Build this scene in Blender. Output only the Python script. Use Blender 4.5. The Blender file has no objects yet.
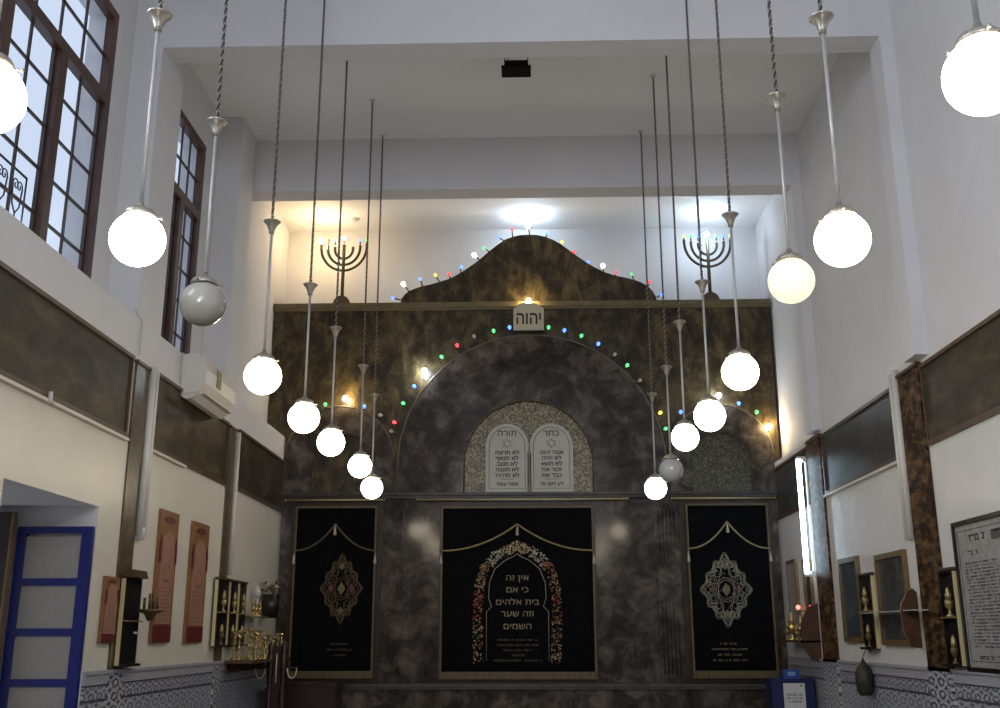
import bpy, bmesh, math, random
from mathutils import Vector, Matrix
random.seed(7)
PI = math.pi
SC = bpy.context.scene
C = SC.collection

# ------------------------------------------------------------------ camera
cam_data = bpy.data.cameras.new('camera')
cam_data.lens = 1030.0 / 1000.0 * 36.0
cam_data.sensor_width = 36.0
cam_data.clip_start = 0.05
cam = bpy.data.objects.new('camera', cam_data)
C.objects.link(cam)
RX = Vector((0.9996303, 0.02714593, -0.00153658))
DN = Vector((-0.00865095, 0.26397078, -0.96449188))
FW = Vector((-0.02577642, 0.9641486, 0.26410803))
m = Matrix.Identity(4)
for i in range(3):
    m[i][0] = RX[i]; m[i][1] = -DN[i]; m[i][2] = -FW[i]
m[2][3] = 1.6
cam.matrix_world = m
SC.camera = cam

# ------------------------------------------------------------------ sky, daylight, exposure
world = bpy.data.worlds.new('sky'); SC.world = world
world.use_nodes = True
bg = world.node_tree.nodes['Background']
bg.inputs['Color'].default_value = (0.66, 0.76, 0.94, 1)
bg.inputs['Strength'].default_value = 1.0
SC.view_settings.view_transform = 'Standard'
SC.view_settings.look = 'None'
SC.view_settings.exposure = 0.12
SC.view_settings.gamma = 1.0
SC.view_settings.use_curve_mapping = False

def area(name, loc, rot, sx, sy, power, col):
    l = bpy.data.lights.new(name, 'AREA'); l.shape = 'RECTANGLE'; l.size = sx; l.size_y = sy
    l.energy = power; l.color = col
    o = bpy.data.objects.new(name, l); C.objects.link(o); o.location = loc; o.rotation_euler = rot
    return o
DAY = (0.86, 0.91, 1.0)
# area lamps added to brighten the room through unseen left and rear windows
area('daylight_lamp', (-3.62, 3.3, 5.35), (0, -PI/2, 0), 2.4, 1.5, 130, DAY)
area('daylight_lamp', (-3.62, 0.9, 5.35), (0, -PI/2, 0), 2.4, 1.6, 150, DAY)
area('daylight_lamp', (0, -3.3, 5.1), (PI/2, 0, 0), 3.2, 2.4, 165, DAY)
area('daylight_lamp', (-4.85, 6.5, 1.4), (0, -PI/2, 0), 1.8, 1.0, 7, DAY)   # outer end of the side passage
LAMP = 17.0       # radiance of the lit opal globes

# ------------------------------------------------------------------ materials
MATS = {}
def mat(name, col, rough=0.5, metal=0.0, spec=0.5, emit=None, es=0.0):
    if name in MATS: return MATS[name]
    mt = bpy.data.materials.new(name); mt.use_nodes = True
    b = mt.node_tree.nodes['Principled BSDF']
    b.inputs['Base Color'].default_value = (*col, 1)
    b.inputs['Roughness'].default_value = rough
    b.inputs['Metallic'].default_value = metal
    b.inputs['Specular IOR Level'].default_value = spec
    if emit:
        b.inputs['Emission Color'].default_value = (*emit, 1)
        b.inputs['Emission Strength'].default_value = es
    MATS[name] = mt
    return mt
def N(mt, t): return mt.node_tree.nodes.new(t)
def LK(mt, a, b): mt.node_tree.links.new(a, b)
def noisy(name, cols, scale=3.0, rough=0.4, detail=6, metal=0.0, bump=0.0, bscale=40.0, dist=0.6, spec=0.5, stretch=(1,1,1), pos=None, nrough=0.6):
    """procedural material: a noise over object coordinates through a colour ramp"""
    mt = mat(name, cols[0], rough, metal, spec)
    b = mt.node_tree.nodes['Principled BSDF']
    tc = N(mt, 'ShaderNodeTexCoord'); mp = N(mt, 'ShaderNodeMapping')
    mp.inputs['Scale'].default_value = stretch
    LK(mt, tc.outputs['Object'], mp.inputs['Vector'])
    nz = N(mt, 'ShaderNodeTexNoise'); nz.inputs['Scale'].default_value = scale
    nz.inputs['Detail'].default_value = detail; nz.inputs['Distortion'].default_value = dist
    nz.inputs['Roughness'].default_value = nrough
    LK(mt, mp.outputs['Vector'], nz.inputs['Vector'])
    cr = N(mt, 'ShaderNodeValToRGB'); e = cr.color_ramp.elements
    n = len(cols)
    pos = pos or [0.28 + 0.44 * i / (n - 1) for i in range(n)]
    while len(e) < n: e.new(0.5)
    for i in range(n):
        e[i].position = pos[i]; e[i].color = (*cols[i], 1)
    LK(mt, nz.outputs['Fac'], cr.inputs['Fac']); LK(mt, cr.outputs['Color'], b.inputs['Base Color'])
    if bump:
        n2 = N(mt, 'ShaderNodeTexNoise'); n2.inputs['Scale'].default_value = bscale; n2.inputs['Detail'].default_value = 3
        LK(mt, mp.outputs['Vector'], n2.inputs['Vector'])
        bp = N(mt, 'ShaderNodeBump'); bp.inputs['Strength'].default_value = bump; bp.inputs['Distance'].default_value = 0.01
        LK(mt, n2.outputs['Fac'], bp.inputs['Height']); LK(mt, bp.outputs['Normal'], b.inputs['Normal'])
    return mt

WHITE = noisy('white plaster', [(0.60,0.595,0.61),(0.66,0.655,0.67)], 1.2, 0.75, bump=0.08, bscale=25)
CEIL = noisy('ceiling plaster', [(0.76,0.76,0.77),(0.80,0.80,0.81)], 1.0, 0.85)
CREAM = noisy('cream gloss paint', [(0.60,0.575,0.50),(0.66,0.635,0.56)], 2.0, 0.34, bump=0.28, bscale=16)
BAND = noisy('brown band marble', [(0.014,0.010,0.006),(0.040,0.030,0.016),(0.10,0.078,0.04)], 6.0, 0.42, 10, spec=0.25, stretch=(1,0.45,1), bump=0.12, bscale=60, pos=[0.3,0.52,0.75])
BANDR = noisy('grey brown band marble', [(0.016,0.013,0.011),(0.042,0.037,0.03),(0.10,0.088,0.07)], 6.0, 0.36, 10, spec=0.35, stretch=(1,0.45,1), bump=0.2, bscale=60, pos=[0.3,0.52,0.75])
TRIM = noisy('brown wood trim', [(0.05,0.026,0.015),(0.10,0.055,0.032)], 8, 0.35)
COLM = noisy('speckled brown column marble', [(0.012,0.007,0.004),(0.06,0.032,0.016),(0.16,0.09,0.04)], 26, 0.5, 4, pos=[0.38,0.5,0.66], dist=0.2, spec=0.08, stretch=(1,0.35,0.8))
GREY = noisy('polished grey marble', [(0.020,0.015,0.012),(0.046,0.037,0.031),(0.105,0.087,0.073),(0.20,0.176,0.155)], 3.6, 0.13, 12, dist=0.45, pos=[0.34,0.47,0.58,0.75], spec=0.22, nrough=0.68)
GOLDM = noisy('gold brown marble', [(0.010,0.007,0.004),(0.034,0.024,0.011),(0.085,0.062,0.026),(0.16,0.12,0.05)], 5.5, 0.36, 12, dist=0.35, spec=0.3, bump=0.1, bscale=50, pos=[0.36,0.48,0.58,0.72], nrough=0.72, stretch=(1,1,0.6))
CORN = noisy('ochre cornice stone', [(0.10,0.075,0.03),(0.16,0.125,0.06)], 9, 0.4)
ARCHT = mat('pale arch trim', (0.15,0.115,0.085), 0.35)
MOSA = noisy('gold mosaic', [(0.022,0.016,0.005),(0.14,0.11,0.042),(0.38,0.32,0.15)], 45, 0.35, 3, dist=0.0, pos=[0.38,0.5,0.66])
MOSG = noisy('green gold mosaic', [(0.010,0.011,0.005),(0.042,0.042,0.018),(0.13,0.125,0.06)], 48, 0.35, 3, dist=0.0, pos=[0.38,0.52,0.68])
STONE = noisy('pale engraved stone', [(0.42,0.415,0.375),(0.50,0.495,0.45)], 3, 0.5)
INK = mat('black engraving', (0.02,0.02,0.02), 0.6)
WOOD = noisy('dark red brown window wood', [(0.035,0.014,0.008),(0.09,0.038,0.022)], 6, 0.4, stretch=(1,1,0.2))
BARW = mat('glazing bar paint', (0.05,0.035,0.035), 0.45)
IRON = mat('blue black wrought iron', (0.02,0.025,0.04), 0.4, 0.6)
VELV = noisy('black velvet', [(0.003,0.003,0.004),(0.006,0.006,0.007)], 20, 0.95, spec=0.1)
GFR = noisy('gold fringe', [(0.05,0.034,0.010),(0.15,0.105,0.035)], 60, 0.5, 2, stretch=(1,1,0.1))
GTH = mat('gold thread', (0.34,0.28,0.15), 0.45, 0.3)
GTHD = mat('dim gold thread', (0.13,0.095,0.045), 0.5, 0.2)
STH = mat('silver gold thread', (0.34,0.33,0.25), 0.35, 0.4)
TAS = mat('cream tassel silk', (0.55,0.50,0.38), 0.6)
BRASS = noisy('polished brass', [(0.55,0.38,0.13),(0.72,0.53,0.22)], 14, 0.25, metal=0.9)
DBRASS = noisy('dull brass', [(0.26,0.19,0.08),(0.42,0.32,0.15)], 14, 0.4, metal=0.6)
BRONZE = mat('dark olive bronze', (0.09,0.07,0.035), 0.45, 0.3)
DKB = mat('smoked brass', (0.10,0.07,0.03), 0.4, 0.4)
CREAMG = mat('cream gold strip', (0.62,0.53,0.28), 0.35, 0.2)
NICK = noisy('dull nickel', [(0.30,0.275,0.235),(0.44,0.41,0.35)], 20, 0.35, metal=0.75)
ROD = mat('pale grey rod', (0.42,0.42,0.41), 0.35, 0.3)
CHD = mat('dark chain', (0.035,0.028,0.022), 0.5, 0.3)
CHL = mat('light twisted cord', (0.22,0.20,0.17), 0.5, 0.2)
BLACK = mat('black lacquer', (0.006,0.005,0.005), 0.3)
BLKM = mat('black metal', (0.012,0.012,0.013), 0.45, 0.3)
BLUE = mat('cobalt blue paint', (0.008,0.013,0.13), 0.35)
FROST = noisy('frosted grey glass', [(0.24,0.23,0.21),(0.30,0.29,0.26)], 60, 0.3, bump=0.3, bscale=80)
GLASS = mat('lamp glass', (0.45,0.45,0.42), 0.08)
PVC = mat('white plastic', (0.58,0.56,0.52), 0.4)
ACW = mat('off white plastic', (0.62,0.60,0.56), 0.4)
ORW = noisy('orange brown wood', [(0.15,0.065,0.02),(0.25,0.115,0.04)], 7, 0.45, stretch=(1,1,0.3))
PINK = noisy('faded pink panel', [(0.25,0.125,0.085),(0.33,0.18,0.13)], 7, 0.5)
DRED = mat('dark red panel', (0.10,0.008,0.010), 0.5)
REDW = noisy('dark red wood', [(0.014,0.004,0.003),(0.03,0.006,0.005)], 8, 0.35)
FRAMEW = noisy('golden brown frame wood', [(0.10,0.06,0.022),(0.20,0.125,0.05)], 10, 0.3)
PICG = noisy('dark picture behind glass', [(0.018,0.02,0.022),(0.05,0.055,0.06),(0.09,0.09,0.085)], 7, 0.12, 8)
PICB = noisy('blue picture behind glass', [(0.02,0.028,0.04),(0.06,0.08,0.11)], 5, 0.10, 8)
PAPER = noisy('printed paper', [(0.20,0.20,0.20),(0.36,0.36,0.35)], 14, 0.4, 8)
LABEL = mat('white paper label', (0.62,0.62,0.60), 0.6)
NAVY = mat('navy blue box', (0.008,0.012,0.085), 0.4)
FLOORM = noisy('floor tile', [(0.22,0.19,0.16),(0.30,0.27,0.23)], 2, 0.3)
CLAYW = noisy('carved brown wood', [(0.045,0.018,0.008),(0.09,0.036,0.016)], 12, 0.4)

def tile_mat(name, c0, c1, c2, scale, loc=(0,0,0)):
    mt = mat(name, c0, 0.28)
    b = mt.node_tree.nodes['Principled BSDF']
    tc = N(mt, 'ShaderNodeTexCoord'); mp = N(mt, 'ShaderNodeMapping'); mp.inputs['Location'].default_value = loc
    mp.inputs['Scale'].default_value = (0.0, 0.5, 1)
    LK(mt, tc.outputs['Object'], mp.inputs['Vector'])
    vo = N(mt, 'ShaderNodeTexVoronoi'); vo.inputs['Scale'].default_value = scale; vo.inputs['Randomness'].default_value = 0.0
    LK(mt, mp.outputs['Vector'], vo.inputs['Vector'])
    ma = N(mt, 'ShaderNodeMath'); ma.operation = 'MULTIPLY'; ma.inputs[1].default_value = 17
    LK(mt, vo.outputs['Distance'], ma.inputs[0])
    si = N(mt, 'ShaderNodeMath'); si.operation = 'SINE'; LK(mt, ma.outputs[0], si.inputs[0])
    nz = N(mt, 'ShaderNodeTexNoise'); nz.inputs['Scale'].default_value = scale * 4
    LK(mt, mp.outputs['Vector'], nz.inputs['Vector'])
    ad = N(mt, 'ShaderNodeMath'); ad.operation = 'MULTIPLY_ADD'; ad.inputs[1].default_value = 0.2
    LK(mt, si.outputs[0], ad.inputs[0]); LK(mt, nz.outputs['Fac'], ad.inputs[2])
    cr = N(mt, 'ShaderNodeValToRGB'); e = cr.color_ramp.elements; e.new(0.5)
    for i, (p, c) in enumerate(((0.25, c2), (0.5, c1), (0.7, c0))): e[i].position = p; e[i].color = (*c, 1)
    LK(mt, ad.outputs[0], cr.inputs['Fac']); LK(mt, cr.outputs['Color'], b.inputs['Base Color'])
    return mt
TILE = tile_mat('patterned blue grey tile', (0.40,0.41,0.45), (0.25,0.265,0.31), (0.10,0.115,0.16), 11)
TILEB = tile_mat('tile border', (0.42,0.43,0.47), (0.20,0.215,0.26), (0.06,0.07,0.11), 14, (0,0,0.02))
TILEC = mat('tile cap moulding', (0.34,0.35,0.39), 0.3)
TILED = mat('dark tile line', (0.07,0.075,0.09), 0.35)
STRIP = tile_mat('pilaster tile strip', (0.46,0.47,0.50), (0.22,0.23,0.26), (0.04,0.045,0.06), 11)

def glass_pane():
    mt = bpy.data.materials.new('clear window glass'); mt.use_nodes = True
    nt = mt.node_tree; nt.nodes.clear()
    out = nt.nodes.new('ShaderNodeOutputMaterial'); mx = nt.nodes.new('ShaderNodeMixShader')
    tr = nt.nodes.new('ShaderNodeBsdfTransparent'); gl = nt.nodes.new('ShaderNodeBsdfGlossy')
    tr.inputs['Color'].default_value = (0.95,0.96,0.97,1); gl.inputs['Roughness'].default_value = 0.15
    mx.inputs[0].default_value = 0.03
    nt.links.new(tr.outputs[0], mx.inputs[1]); nt.links.new(gl.outputs[0], mx.inputs[2]); nt.links.new(mx.outputs[0], out.inputs[0])
    return mt
PANE = glass_pane()

def emis(name, col, s): return mat(name, tuple(min(1, c) * 0.6 for c in col), 0.4, 0, 0.5, col, s)
G_WARM = emis('lit opal glass', (1.0, 0.87, 0.66), LAMP)
G_COOL = emis('lit cool opal glass', (0.92, 0.97, 1.0), LAMP)
G_OFF = noisy('unlit opal glass beige', [(0.30,0.28,0.24),(0.36,0.34,0.29)], 3, 0.12)
G_OFFG = noisy('unlit opal glass grey', [(0.30,0.32,0.34),(0.36,0.38,0.40)], 3, 0.12)
def ribbed():
    mt = mat('ribbed yellow lit glass', (0.6,0.55,0.4), 0.3, 0, 0.5, (1,0.9,0.62), 1.0)
    b = mt.node_tree.nodes['Principled BSDF']
    tc = N(mt, 'ShaderNodeTexCoord'); wv = N(mt, 'ShaderNodeTexWave'); wv.inputs['Scale'].default_value = 14
    wv.inputs['Distortion'].default_value = 1.2; wv.inputs['Detail'].default_value = 1
    LK(mt, tc.outputs['Object'], wv.inputs['Vector'])
    cr = N(mt, 'ShaderNodeValToRGB'); e = cr.color_ramp.elements
    e[0].position = 0.0; e[0].color = (0.80,0.66,0.38,1); e[1].position = 0.35; e[1].color = (1,0.93,0.66,1)
    LK(mt, wv.outputs['Color'], cr.inputs['Fac']); LK(mt, cr.outputs['Color'], b.inputs['Emission Color'])
    return mt
G_DIM = ribbed()
BC = {'blue': emis('blue bulb', (0.10,0.28,1.0), 2.2), 'green': emis('green bulb', (0.12,0.75,0.25), 1.3), 'red': emis('red bulb', (1.0,0.08,0.09), 1.7),
      'yellow': emis('yellow bulb', (0.95,0.80,0.12), 1.6), 'white': emis('white bulb', (0.80,0.90,1.0), 230.0), 'warm': emis('warm white bulb', (1.0,0.76,0.42), 230.0),
      'warmbig': emis('strong warm bulb', (1.0,0.72,0.36), 470.0), 'whitebig': emis('strong cool bulb', (0.70,0.85,1.0), 340.0),
      'soft': emis('soft white bulb', (1.0,0.95,0.85), 60.0),
      'unlit': mat('unlit white bulb glass', (0.55,0.50,0.42), 0.2)}
TUBEM = emis('fluorescent tube', (0.62,0.84,1.0), 16.0)

# ------------------------------------------------------------------ mesh helpers
class MB:
    def __init__(s): s.bm = bmesh.new()
    def box(s, x0, x1, y0, y1, z0, z1, mi=0):
        v = [s.bm.verts.new((x, y, z)) for x in (x0, x1) for y in (y0, y1) for z in (z0, z1)]
        for f in ((0,1,3,2),(4,6,7,5),(0,4,5,1),(2,3,7,6),(0,2,6,4),(1,5,7,3)):
            fc = s.bm.faces.new([v[i] for i in f]); fc.material_index = mi
        return s
    def prism(s, pts, axis, a, b, mi=0):
        def P(u, w, t): return {'x': (t, u, w), 'y': (u, t, w), 'z': (u, w, t)}[axis]
        va = [s.bm.verts.new(P(u, w, a)) for u, w in pts]; vb = [s.bm.verts.new(P(u, w, b)) for u, w in pts]
        n = len(pts)
        s.bm.faces.new(va).material_index = mi; s.bm.faces.new(vb[::-1]).material_index = mi
        for i in range(n):
            s.bm.faces.new((va[i], vb[i], vb[(i+1) % n], va[(i+1) % n])).material_index = mi
        return s
    def tube(s, pts, r, seg=8, closed=False, mi=0):
        pts = [Vector(p) for p in pts]; n = len(pts)
        rr = r if isinstance(r, (list, tuple)) else [r] * n
        rings = []; up = None
        for i, p in enumerate(pts):
            if closed: t = pts[(i+1) % n] - pts[i-1]
            else: t = pts[min(i+1, n-1)] - pts[max(i-1, 0)]
            if t.length < 1e-9: t = Vector((0, 0, 1))
            t.normalize()
            if up is None:
                up = Vector((0, 0, 1)) if abs(t.z) < 0.9 else Vector((1, 0, 0))
            u = (up - t * up.dot(t))
            if u.length < 1e-6: u = t.orthogonal()
            u.normalize(); w = t.cross(u); up = u
            rings.append([s.bm.verts.new(p + (u * math.cos(2*PI*k/seg) + w * math.sin(2*PI*k/seg)) * rr[i]) for k in range(seg)])
        m_ = n if closed else n - 1
        for i in range(m_):
            a, b = rings[i], rings[(i+1) % n]
            for k in range(seg):
                f = s.bm.faces.new((a[k], a[(k+1) % seg], b[(k+1) % seg], b[k])); f.smooth = True; f.material_index = mi
        if not closed:
            s.bm.faces.new(rings[0][::-1]).material_index = mi; s.bm.faces.new(rings[-1]).material_index = mi
        return s
    def lathe(s, prof, c=(0,0,0), seg=24, mi=0, dirv=(0,0,1)):
        d = Vector(dirv).normalized(); u = d.orthogonal().normalized(); w = d.cross(u); c = Vector(c)
        rings = []
        for r, z in prof:
            if r < 1e-6: rings.append([s.bm.verts.new(c + d * z)])
            else: rings.append([s.bm.verts.new(c + d * z + (u * math.cos(2*PI*k/seg) + w * math.sin(2*PI*k/seg)) * r) for k in range(seg)])
        for a, b in zip(rings, rings[1:]):
            for k in range(seg):
                q = []
                for vv in ((a[k % len(a)]), (a[(k+1) % len(a)]), (b[(k+1) % len(b)]), (b[k % len(b)])):
                    if vv not in q: q.append(vv)
                if len(q) >= 3:
                    f = s.bm.faces.new(q); f.smooth = True; f.material_index = mi
        return s
    def sphere(s, c, r, seg=16, mi=0, sz=1.0):
        n = max(6, seg // 2)
        return s.lathe([(r * math.sin(PI*i/n), -r * sz * math.cos(PI*i/n)) for i in range(n+1)], c, seg, mi)
    def build(s, name, m_, parent=None, smooth=False):
        bmesh.ops.recalc_face_normals(s.bm, faces=s.bm.faces[:])
        me = bpy.data.meshes.new(name); s.bm.to_mesh(me); s.bm.free()
        for x in (m_ if isinstance(m_, (list, tuple)) else [m_]): me.materials.append(x)
        o = bpy.data.objects.new(name, me); C.objects.link(o)
        if parent: o.parent = parent
        return o

def tag(o, label, cat, group=None):
    o['label'] = label; o['category'] = cat
    if group: o['group'] = group
    return o
def thing(name, loc, label, cat, group=None, rz=0):
    o = bpy.data.objects.new(name, None); C.objects.link(o); o.location = loc; o.rotation_euler = (0, 0, rz)
    return tag(o, label, cat, group)
def struct(o): o['kind'] = 'structure'; return o
def copy_tree(o, parent=None):
    c = o.copy(); C.objects.link(c)
    if parent: c.parent = parent
    for ch in list(o.children): copy_tree(ch, c)
    return c

def shape(name, loops, y0, y1, m_, parent=None):
    """flat shape with holes in the XZ plane, given real thickness from y0 to y1"""
    cu = bpy.data.curves.new(name, 'CURVE'); cu.dimensions = '2D'; cu.fill_mode = 'BOTH'; cu.extrude = abs(y1 - y0) / 2
    for lp in loops:
        sp = cu.splines.new('POLY'); sp.points.add(len(lp) - 1); sp.use_cyclic_u = True
        for p, q in zip(sp.points, lp): p.co = (q[0], q[1], 0, 1)
    to = bpy.data.objects.new(name, cu); C.objects.link(to)
    dg = bpy.context.evaluated_depsgraph_get(); dg.update()
    me = bpy.data.meshes.new_from_object(to.evaluated_get(dg)); bpy.data.objects.remove(to)
    yc = (y0 + y1) / 2
    for v in me.vertices: v.co = (v.co.x, yc - v.co.z, v.co.y)
    me.materials.clear(); me.materials.append(m_)
    o = bpy.data.objects.new(name, me); C.objects.link(o)
    if parent: o.parent = parent
    return o

def text_mesh(name, s, size, m_, loc, parent=None, face='-y', ext=0.002, align='CENTER', sx=1.0, off=0.0):
    """Hebrew line, built right to left, as real raised letters; overlapping strokes of a glyph are filled one by one"""
    cu = bpy.data.curves.new(name, 'FONT'); cu.body = s[::-1]; cu.size = size; cu.align_x = align; cu.resolution_u = 3
    to = bpy.data.objects.new(name, cu); C.objects.link(to)
    dg = bpy.context.evaluated_depsgraph_get(); dg.update()
    cv = to.evaluated_get(dg).to_curve(dg)
    loops = []
    for sp in cv.splines:
        bp = sp.bezier_points; pts = []
        if len(bp):
            for i in range(len(bp)):
                p0, p1 = bp[i], bp[(i+1) % len(bp)]
                for q in range(3):
                    u = q/3; w = 1-u
                    v = p0.co*w**3 + p0.handle_right*3*w*w*u + p1.handle_left*3*w*u*u + p1.co*u**3
                    pts.append((v.x, v.y))
        else: pts = [(p.co[0], p.co[1]) for p in sp.points]
        ar = sum(pts[i-1][0]*pts[i][1] - pts[i][0]*pts[i-1][1] for i in range(len(pts)))/2
        loops.append((ar, pts))
    to.to_curve_clear(); bpy.data.objects.remove(to)
    sg = 1 if max(loops, key=lambda l: abs(l[0]))[0] > 0 else -1
    def inside(p, poly):
        c = False
        for i in range(len(poly)):
            (x1, y1), (x2, y2) = poly[i-1], poly[i]
            if (y1 > p[1]) != (y2 > p[1]) and p[0] < (x2-x1)*(p[1]-y1)/(y2-y1)+x1: c = not c
        return c
    mb = MB(); k = 0
    for ar, pts in loops:
        if ar*sg <= 0: continue
        holes = [h for a2, h in loops if a2*sg < 0 and inside(h[0], pts)]
        c2 = bpy.data.curves.new('t', 'CURVE'); c2.dimensions = '2D'; c2.fill_mode = 'BOTH'; c2.extrude = ext; c2.offset = off
        for lp in [pts] + holes:
            sp = c2.splines.new('POLY'); sp.points.add(len(lp)-1); sp.use_cyclic_u = True
            for p, q in zip(sp.points, lp): p.co = (q[0], q[1], 0, 1)
        t2 = bpy.data.objects.new('t', c2); C.objects.link(t2)
        dg = bpy.context.evaluated_depsgraph_get(); dg.update()
        me = bpy.data.meshes.new_from_object(t2.evaluated_get(dg)); bpy.data.objects.remove(t2)
        for v in me.vertices: v.co.z += k*0.0002
        mb.bm.from_mesh(me); bpy.data.meshes.remove(me); k = (k+1) % 3
    for v in mb.bm.verts:
        x, z, d = v.co.x * sx, v.co.y, v.co.z
        if face == '-y': v.co = (loc[0] + x, loc[1] - d, loc[2] + z)
    return mb.build(name, m_, parent)

def arc(cx, cz, r, a0, a1, n=24, rz=None):
    rz = rz or r
    return [(cx + r * math.cos(math.radians(a0 + (a1-a0)*i/n)), cz + rz * math.sin(math.radians(a0 + (a1-a0)*i/n))) for i in range(n+1)]

# ------------------------------------------------------------------ room shell
Y0, Y1, ZC = -3.0, 13.35, 7.05
struct(MB().box(-3.7, 3.5, Y0-0.3, Y1+0.2, -0.1, 0).build('floor', FLOORM))
struct(MB().box(-3.7, 3.5, Y0-0.3, Y1+0.2, ZC, ZC+0.2).build('ceiling', CEIL))
struct(MB().box(-3.5, 3.4, Y1, Y1+0.2, 0, ZC).build('wall_back', WHITE))
w = MB()
w.box(-3.7, -1.6, Y0-0.2, Y0, 0, ZC).box(1.6, 3.4, Y0-0.2, Y0, 0, ZC).box(-1.6, 1.6, Y0-0.2, Y0, 0, 3.9).box(-1.6, 1.6, Y0-0.2, Y0, 6.3, ZC)  # unseen rear opening, put in for the area lamp behind it
struct(w.build('wall_rear', WHITE))
XO, XR, XL = -3.55, -3.3, -3.05       # outer face, upper recess face, lower face of the left wall
DY0, DY1, DZ = 5.886, 7.258, 2.49     # doorway
WINS = [(0.1, 1.7), (2.5, 4.1), (4.94, 7.31), (8.56, 9.66)]
ZB, ZT = 4.02, 6.5
w = MB()
w.box(XO, XL, Y0, DY0, 0, ZB).box(XO, XL, DY1, Y1, 0, ZB).box(XO, XL, DY0, DY1, DZ, ZB)   # thick lower wall
w.box(XO, XR, Y0, Y1, ZT, ZC)
ys = [Y0] + [q for p in WINS for q in p] + [Y1]
for i in range(0, len(ys), 2): w.box(XO, XR, ys[i], ys[i+1], ZB, ZT)
for a, b in ((1.9, 2.3), (4.3, 4.7), (7.63, 8.17), (10.04, 10.56)): w.box(XR, XL, a, b, ZB, ZC)
struct(w.build('wall_left', WHITE))
w = MB()
w.box(3.05, 3.4, Y0, Y1, 0, 3.66).box(3.17, 3.4, Y0, Y1, 3.66, ZC)
w.box(3.06, 3.17, Y0, 10.61, 3.66, ZC)
for a, b in ((1.9, 2.3), (4.3, 4.7), (7.63, 7.88), (10.60, 10.87)): w.box(2.95, 3.17, a, b, 3.66, ZC)
struct(w.build('wall_right', WHITE))
# painted lower faces (cream gloss paint) between the marble bands and the tiles
struct(MB().box(XL, XL+0.006, DY1, 12.74, 1.37, 3.03).box(XL, XL+0.006, Y0, DY0, 1.37, 3.03).box(XL, XL+0.006, DY0, DY1, DZ, 3.03).build('wall_left_paint', CREAM))
CREAMR = noisy('pale gloss paint', [(0.60,0.60,0.60),(0.66,0.66,0.66)], 2.0, 0.36, bump=0.5, bscale=14)
struct(MB().box(3.044, 3.05, Y0, 12.74, 1.37, 3.0).build('wall_right_paint', CREAMR))
# beams
struct(MB().box(-3.05, 2.95, 7.63, 7.88, 6.40, ZC).build('ceiling_beam', WHITE))
struct(MB().box(-3.29, 2.95, 10.60, 10.87, 6.42, ZC).build('ceiling_beam', WHITE))
struct(MB().box(-3.05, 2.95, 4.3, 4.55, 6.75, ZC).build('ceiling_beam', WHITE))

# windows of the left wall
def window(i, y0, y1, nleaf, mull):
    t = bpy.data.objects.new('window_%d' % i, None); C.objects.link(t); t['kind'] = 'structure'; t.location = (XR, y0, ZB)
    L = lambda mb, n, m_: (lambda o: (setattr(o, 'location', (-XR, -y0, -ZB)), o)[1])(mb.build(n, m_, t))
    x0, x1 = -3.375, -3.335
    f = MB(); fw = 0.075
    f.box(x0, x1+0.03, y0, y0+fw, ZB, ZT).box(x0, x1+0.03, y1-fw, y1, ZB, ZT).box(x0, x1+0.03, y0+fw, y1-fw, ZT-fw, ZT).box(x0, x1+0.03, y0+fw, y1-fw, ZB, ZB+0.05)
    f.box(x0, x1+0.03, y0+fw, y1-fw, 5.66, 5.75)
    L(f, 'window_frame', WOOD)
    for q in mull: L(MB().box(x0, x1+0.035, q-0.05, q+0.05, ZB+0.05, 5.66), 'mullion', WOOD)
    b = MB()
    ed = [y0+fw-0.05] + list(mull) + [y1-fw+0.05]
    leaves = [(p+0.05, q-0.05) for p, q in zip(ed, ed[1:])]
    for a, c in leaves:
        b.box(x0+0.005, x1-0.01, a, a+0.022, ZB+0.05, 5.66).box(x0+0.005, x1-0.01, c-0.022, c, ZB+0.05, 5.66)
        mid = (a + c) / 2
        b.box(x0+0.008, x0+0.022, mid-0.012, mid+0.012, ZB+0.05, 5.66)
        for k in range(1, 5): b.box(x0+0.008, x0+0.022, a, c, ZB+0.05+k*0.325-0.011, ZB+0.05+k*0.325+0.011)
    n = 2 * len(leaves)
    for k in range(1, n):
        yy = y0+fw + (y1-y0-2*fw)*k/n
        b.box(x0+0.008, x0+0.022, yy-0.012, yy+0.012, 5.75, ZT-fw)
    b.box(x0+0.008, x0+0.022, y0+fw, y1-fw, 6.075, 6.10)
    L(b, 'glazing_bars', BARW)
    L(MB().box(-3.366, -3.362, y0+fw, y1-fw, ZB+0.05, ZT-fw), 'window_pane', PANE)
    # scrolled wrought iron guard outside the first leaf
    if True:
        g = MB(); xg = -3.45; a, c = y0+0.06, mull[-1]-0.03; zt = 4.66
        g.tube([(xg, a, zt), (xg, c, zt)], 0.009, 6).tube([(xg, a, 4.08), (xg, c, 4.08)], 0.008, 6)
        nn = max(2, round((c - a) / 0.2)); st = (c - a) / nn
        for k in range(nn + 1): g.tube([(xg, a+k*st, 4.08), (xg, a+k*st, zt)], 0.007, 6)
        for k in range(nn):
            yc = a + (k + 0.5) * st
            for sg in (-1, 1):
                for zc, flip in ((zt-0.10, 1), (4.26, -1)):
                    pts = []
                    for q in range(22):
                        th = q / 21 * 2.4 * PI; rad = 0.045 * (1 - q / 26)
                        pts.append((xg, yc + sg * (0.045 - 0.0 + rad * math.cos(th) * 0.9 - 0.02), zc + flip * rad * math.sin(th)))
                    g.tube(pts, 0.005, 5)
                g.tube([(xg, yc + sg * 0.066 , zt-0.10), (xg, yc + sg*0.05, 4.42), (xg, yc, 4.36), (xg, yc, 4.08)], 0.006, 5)
        L(g, 'iron_guard', IRON)
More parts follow.
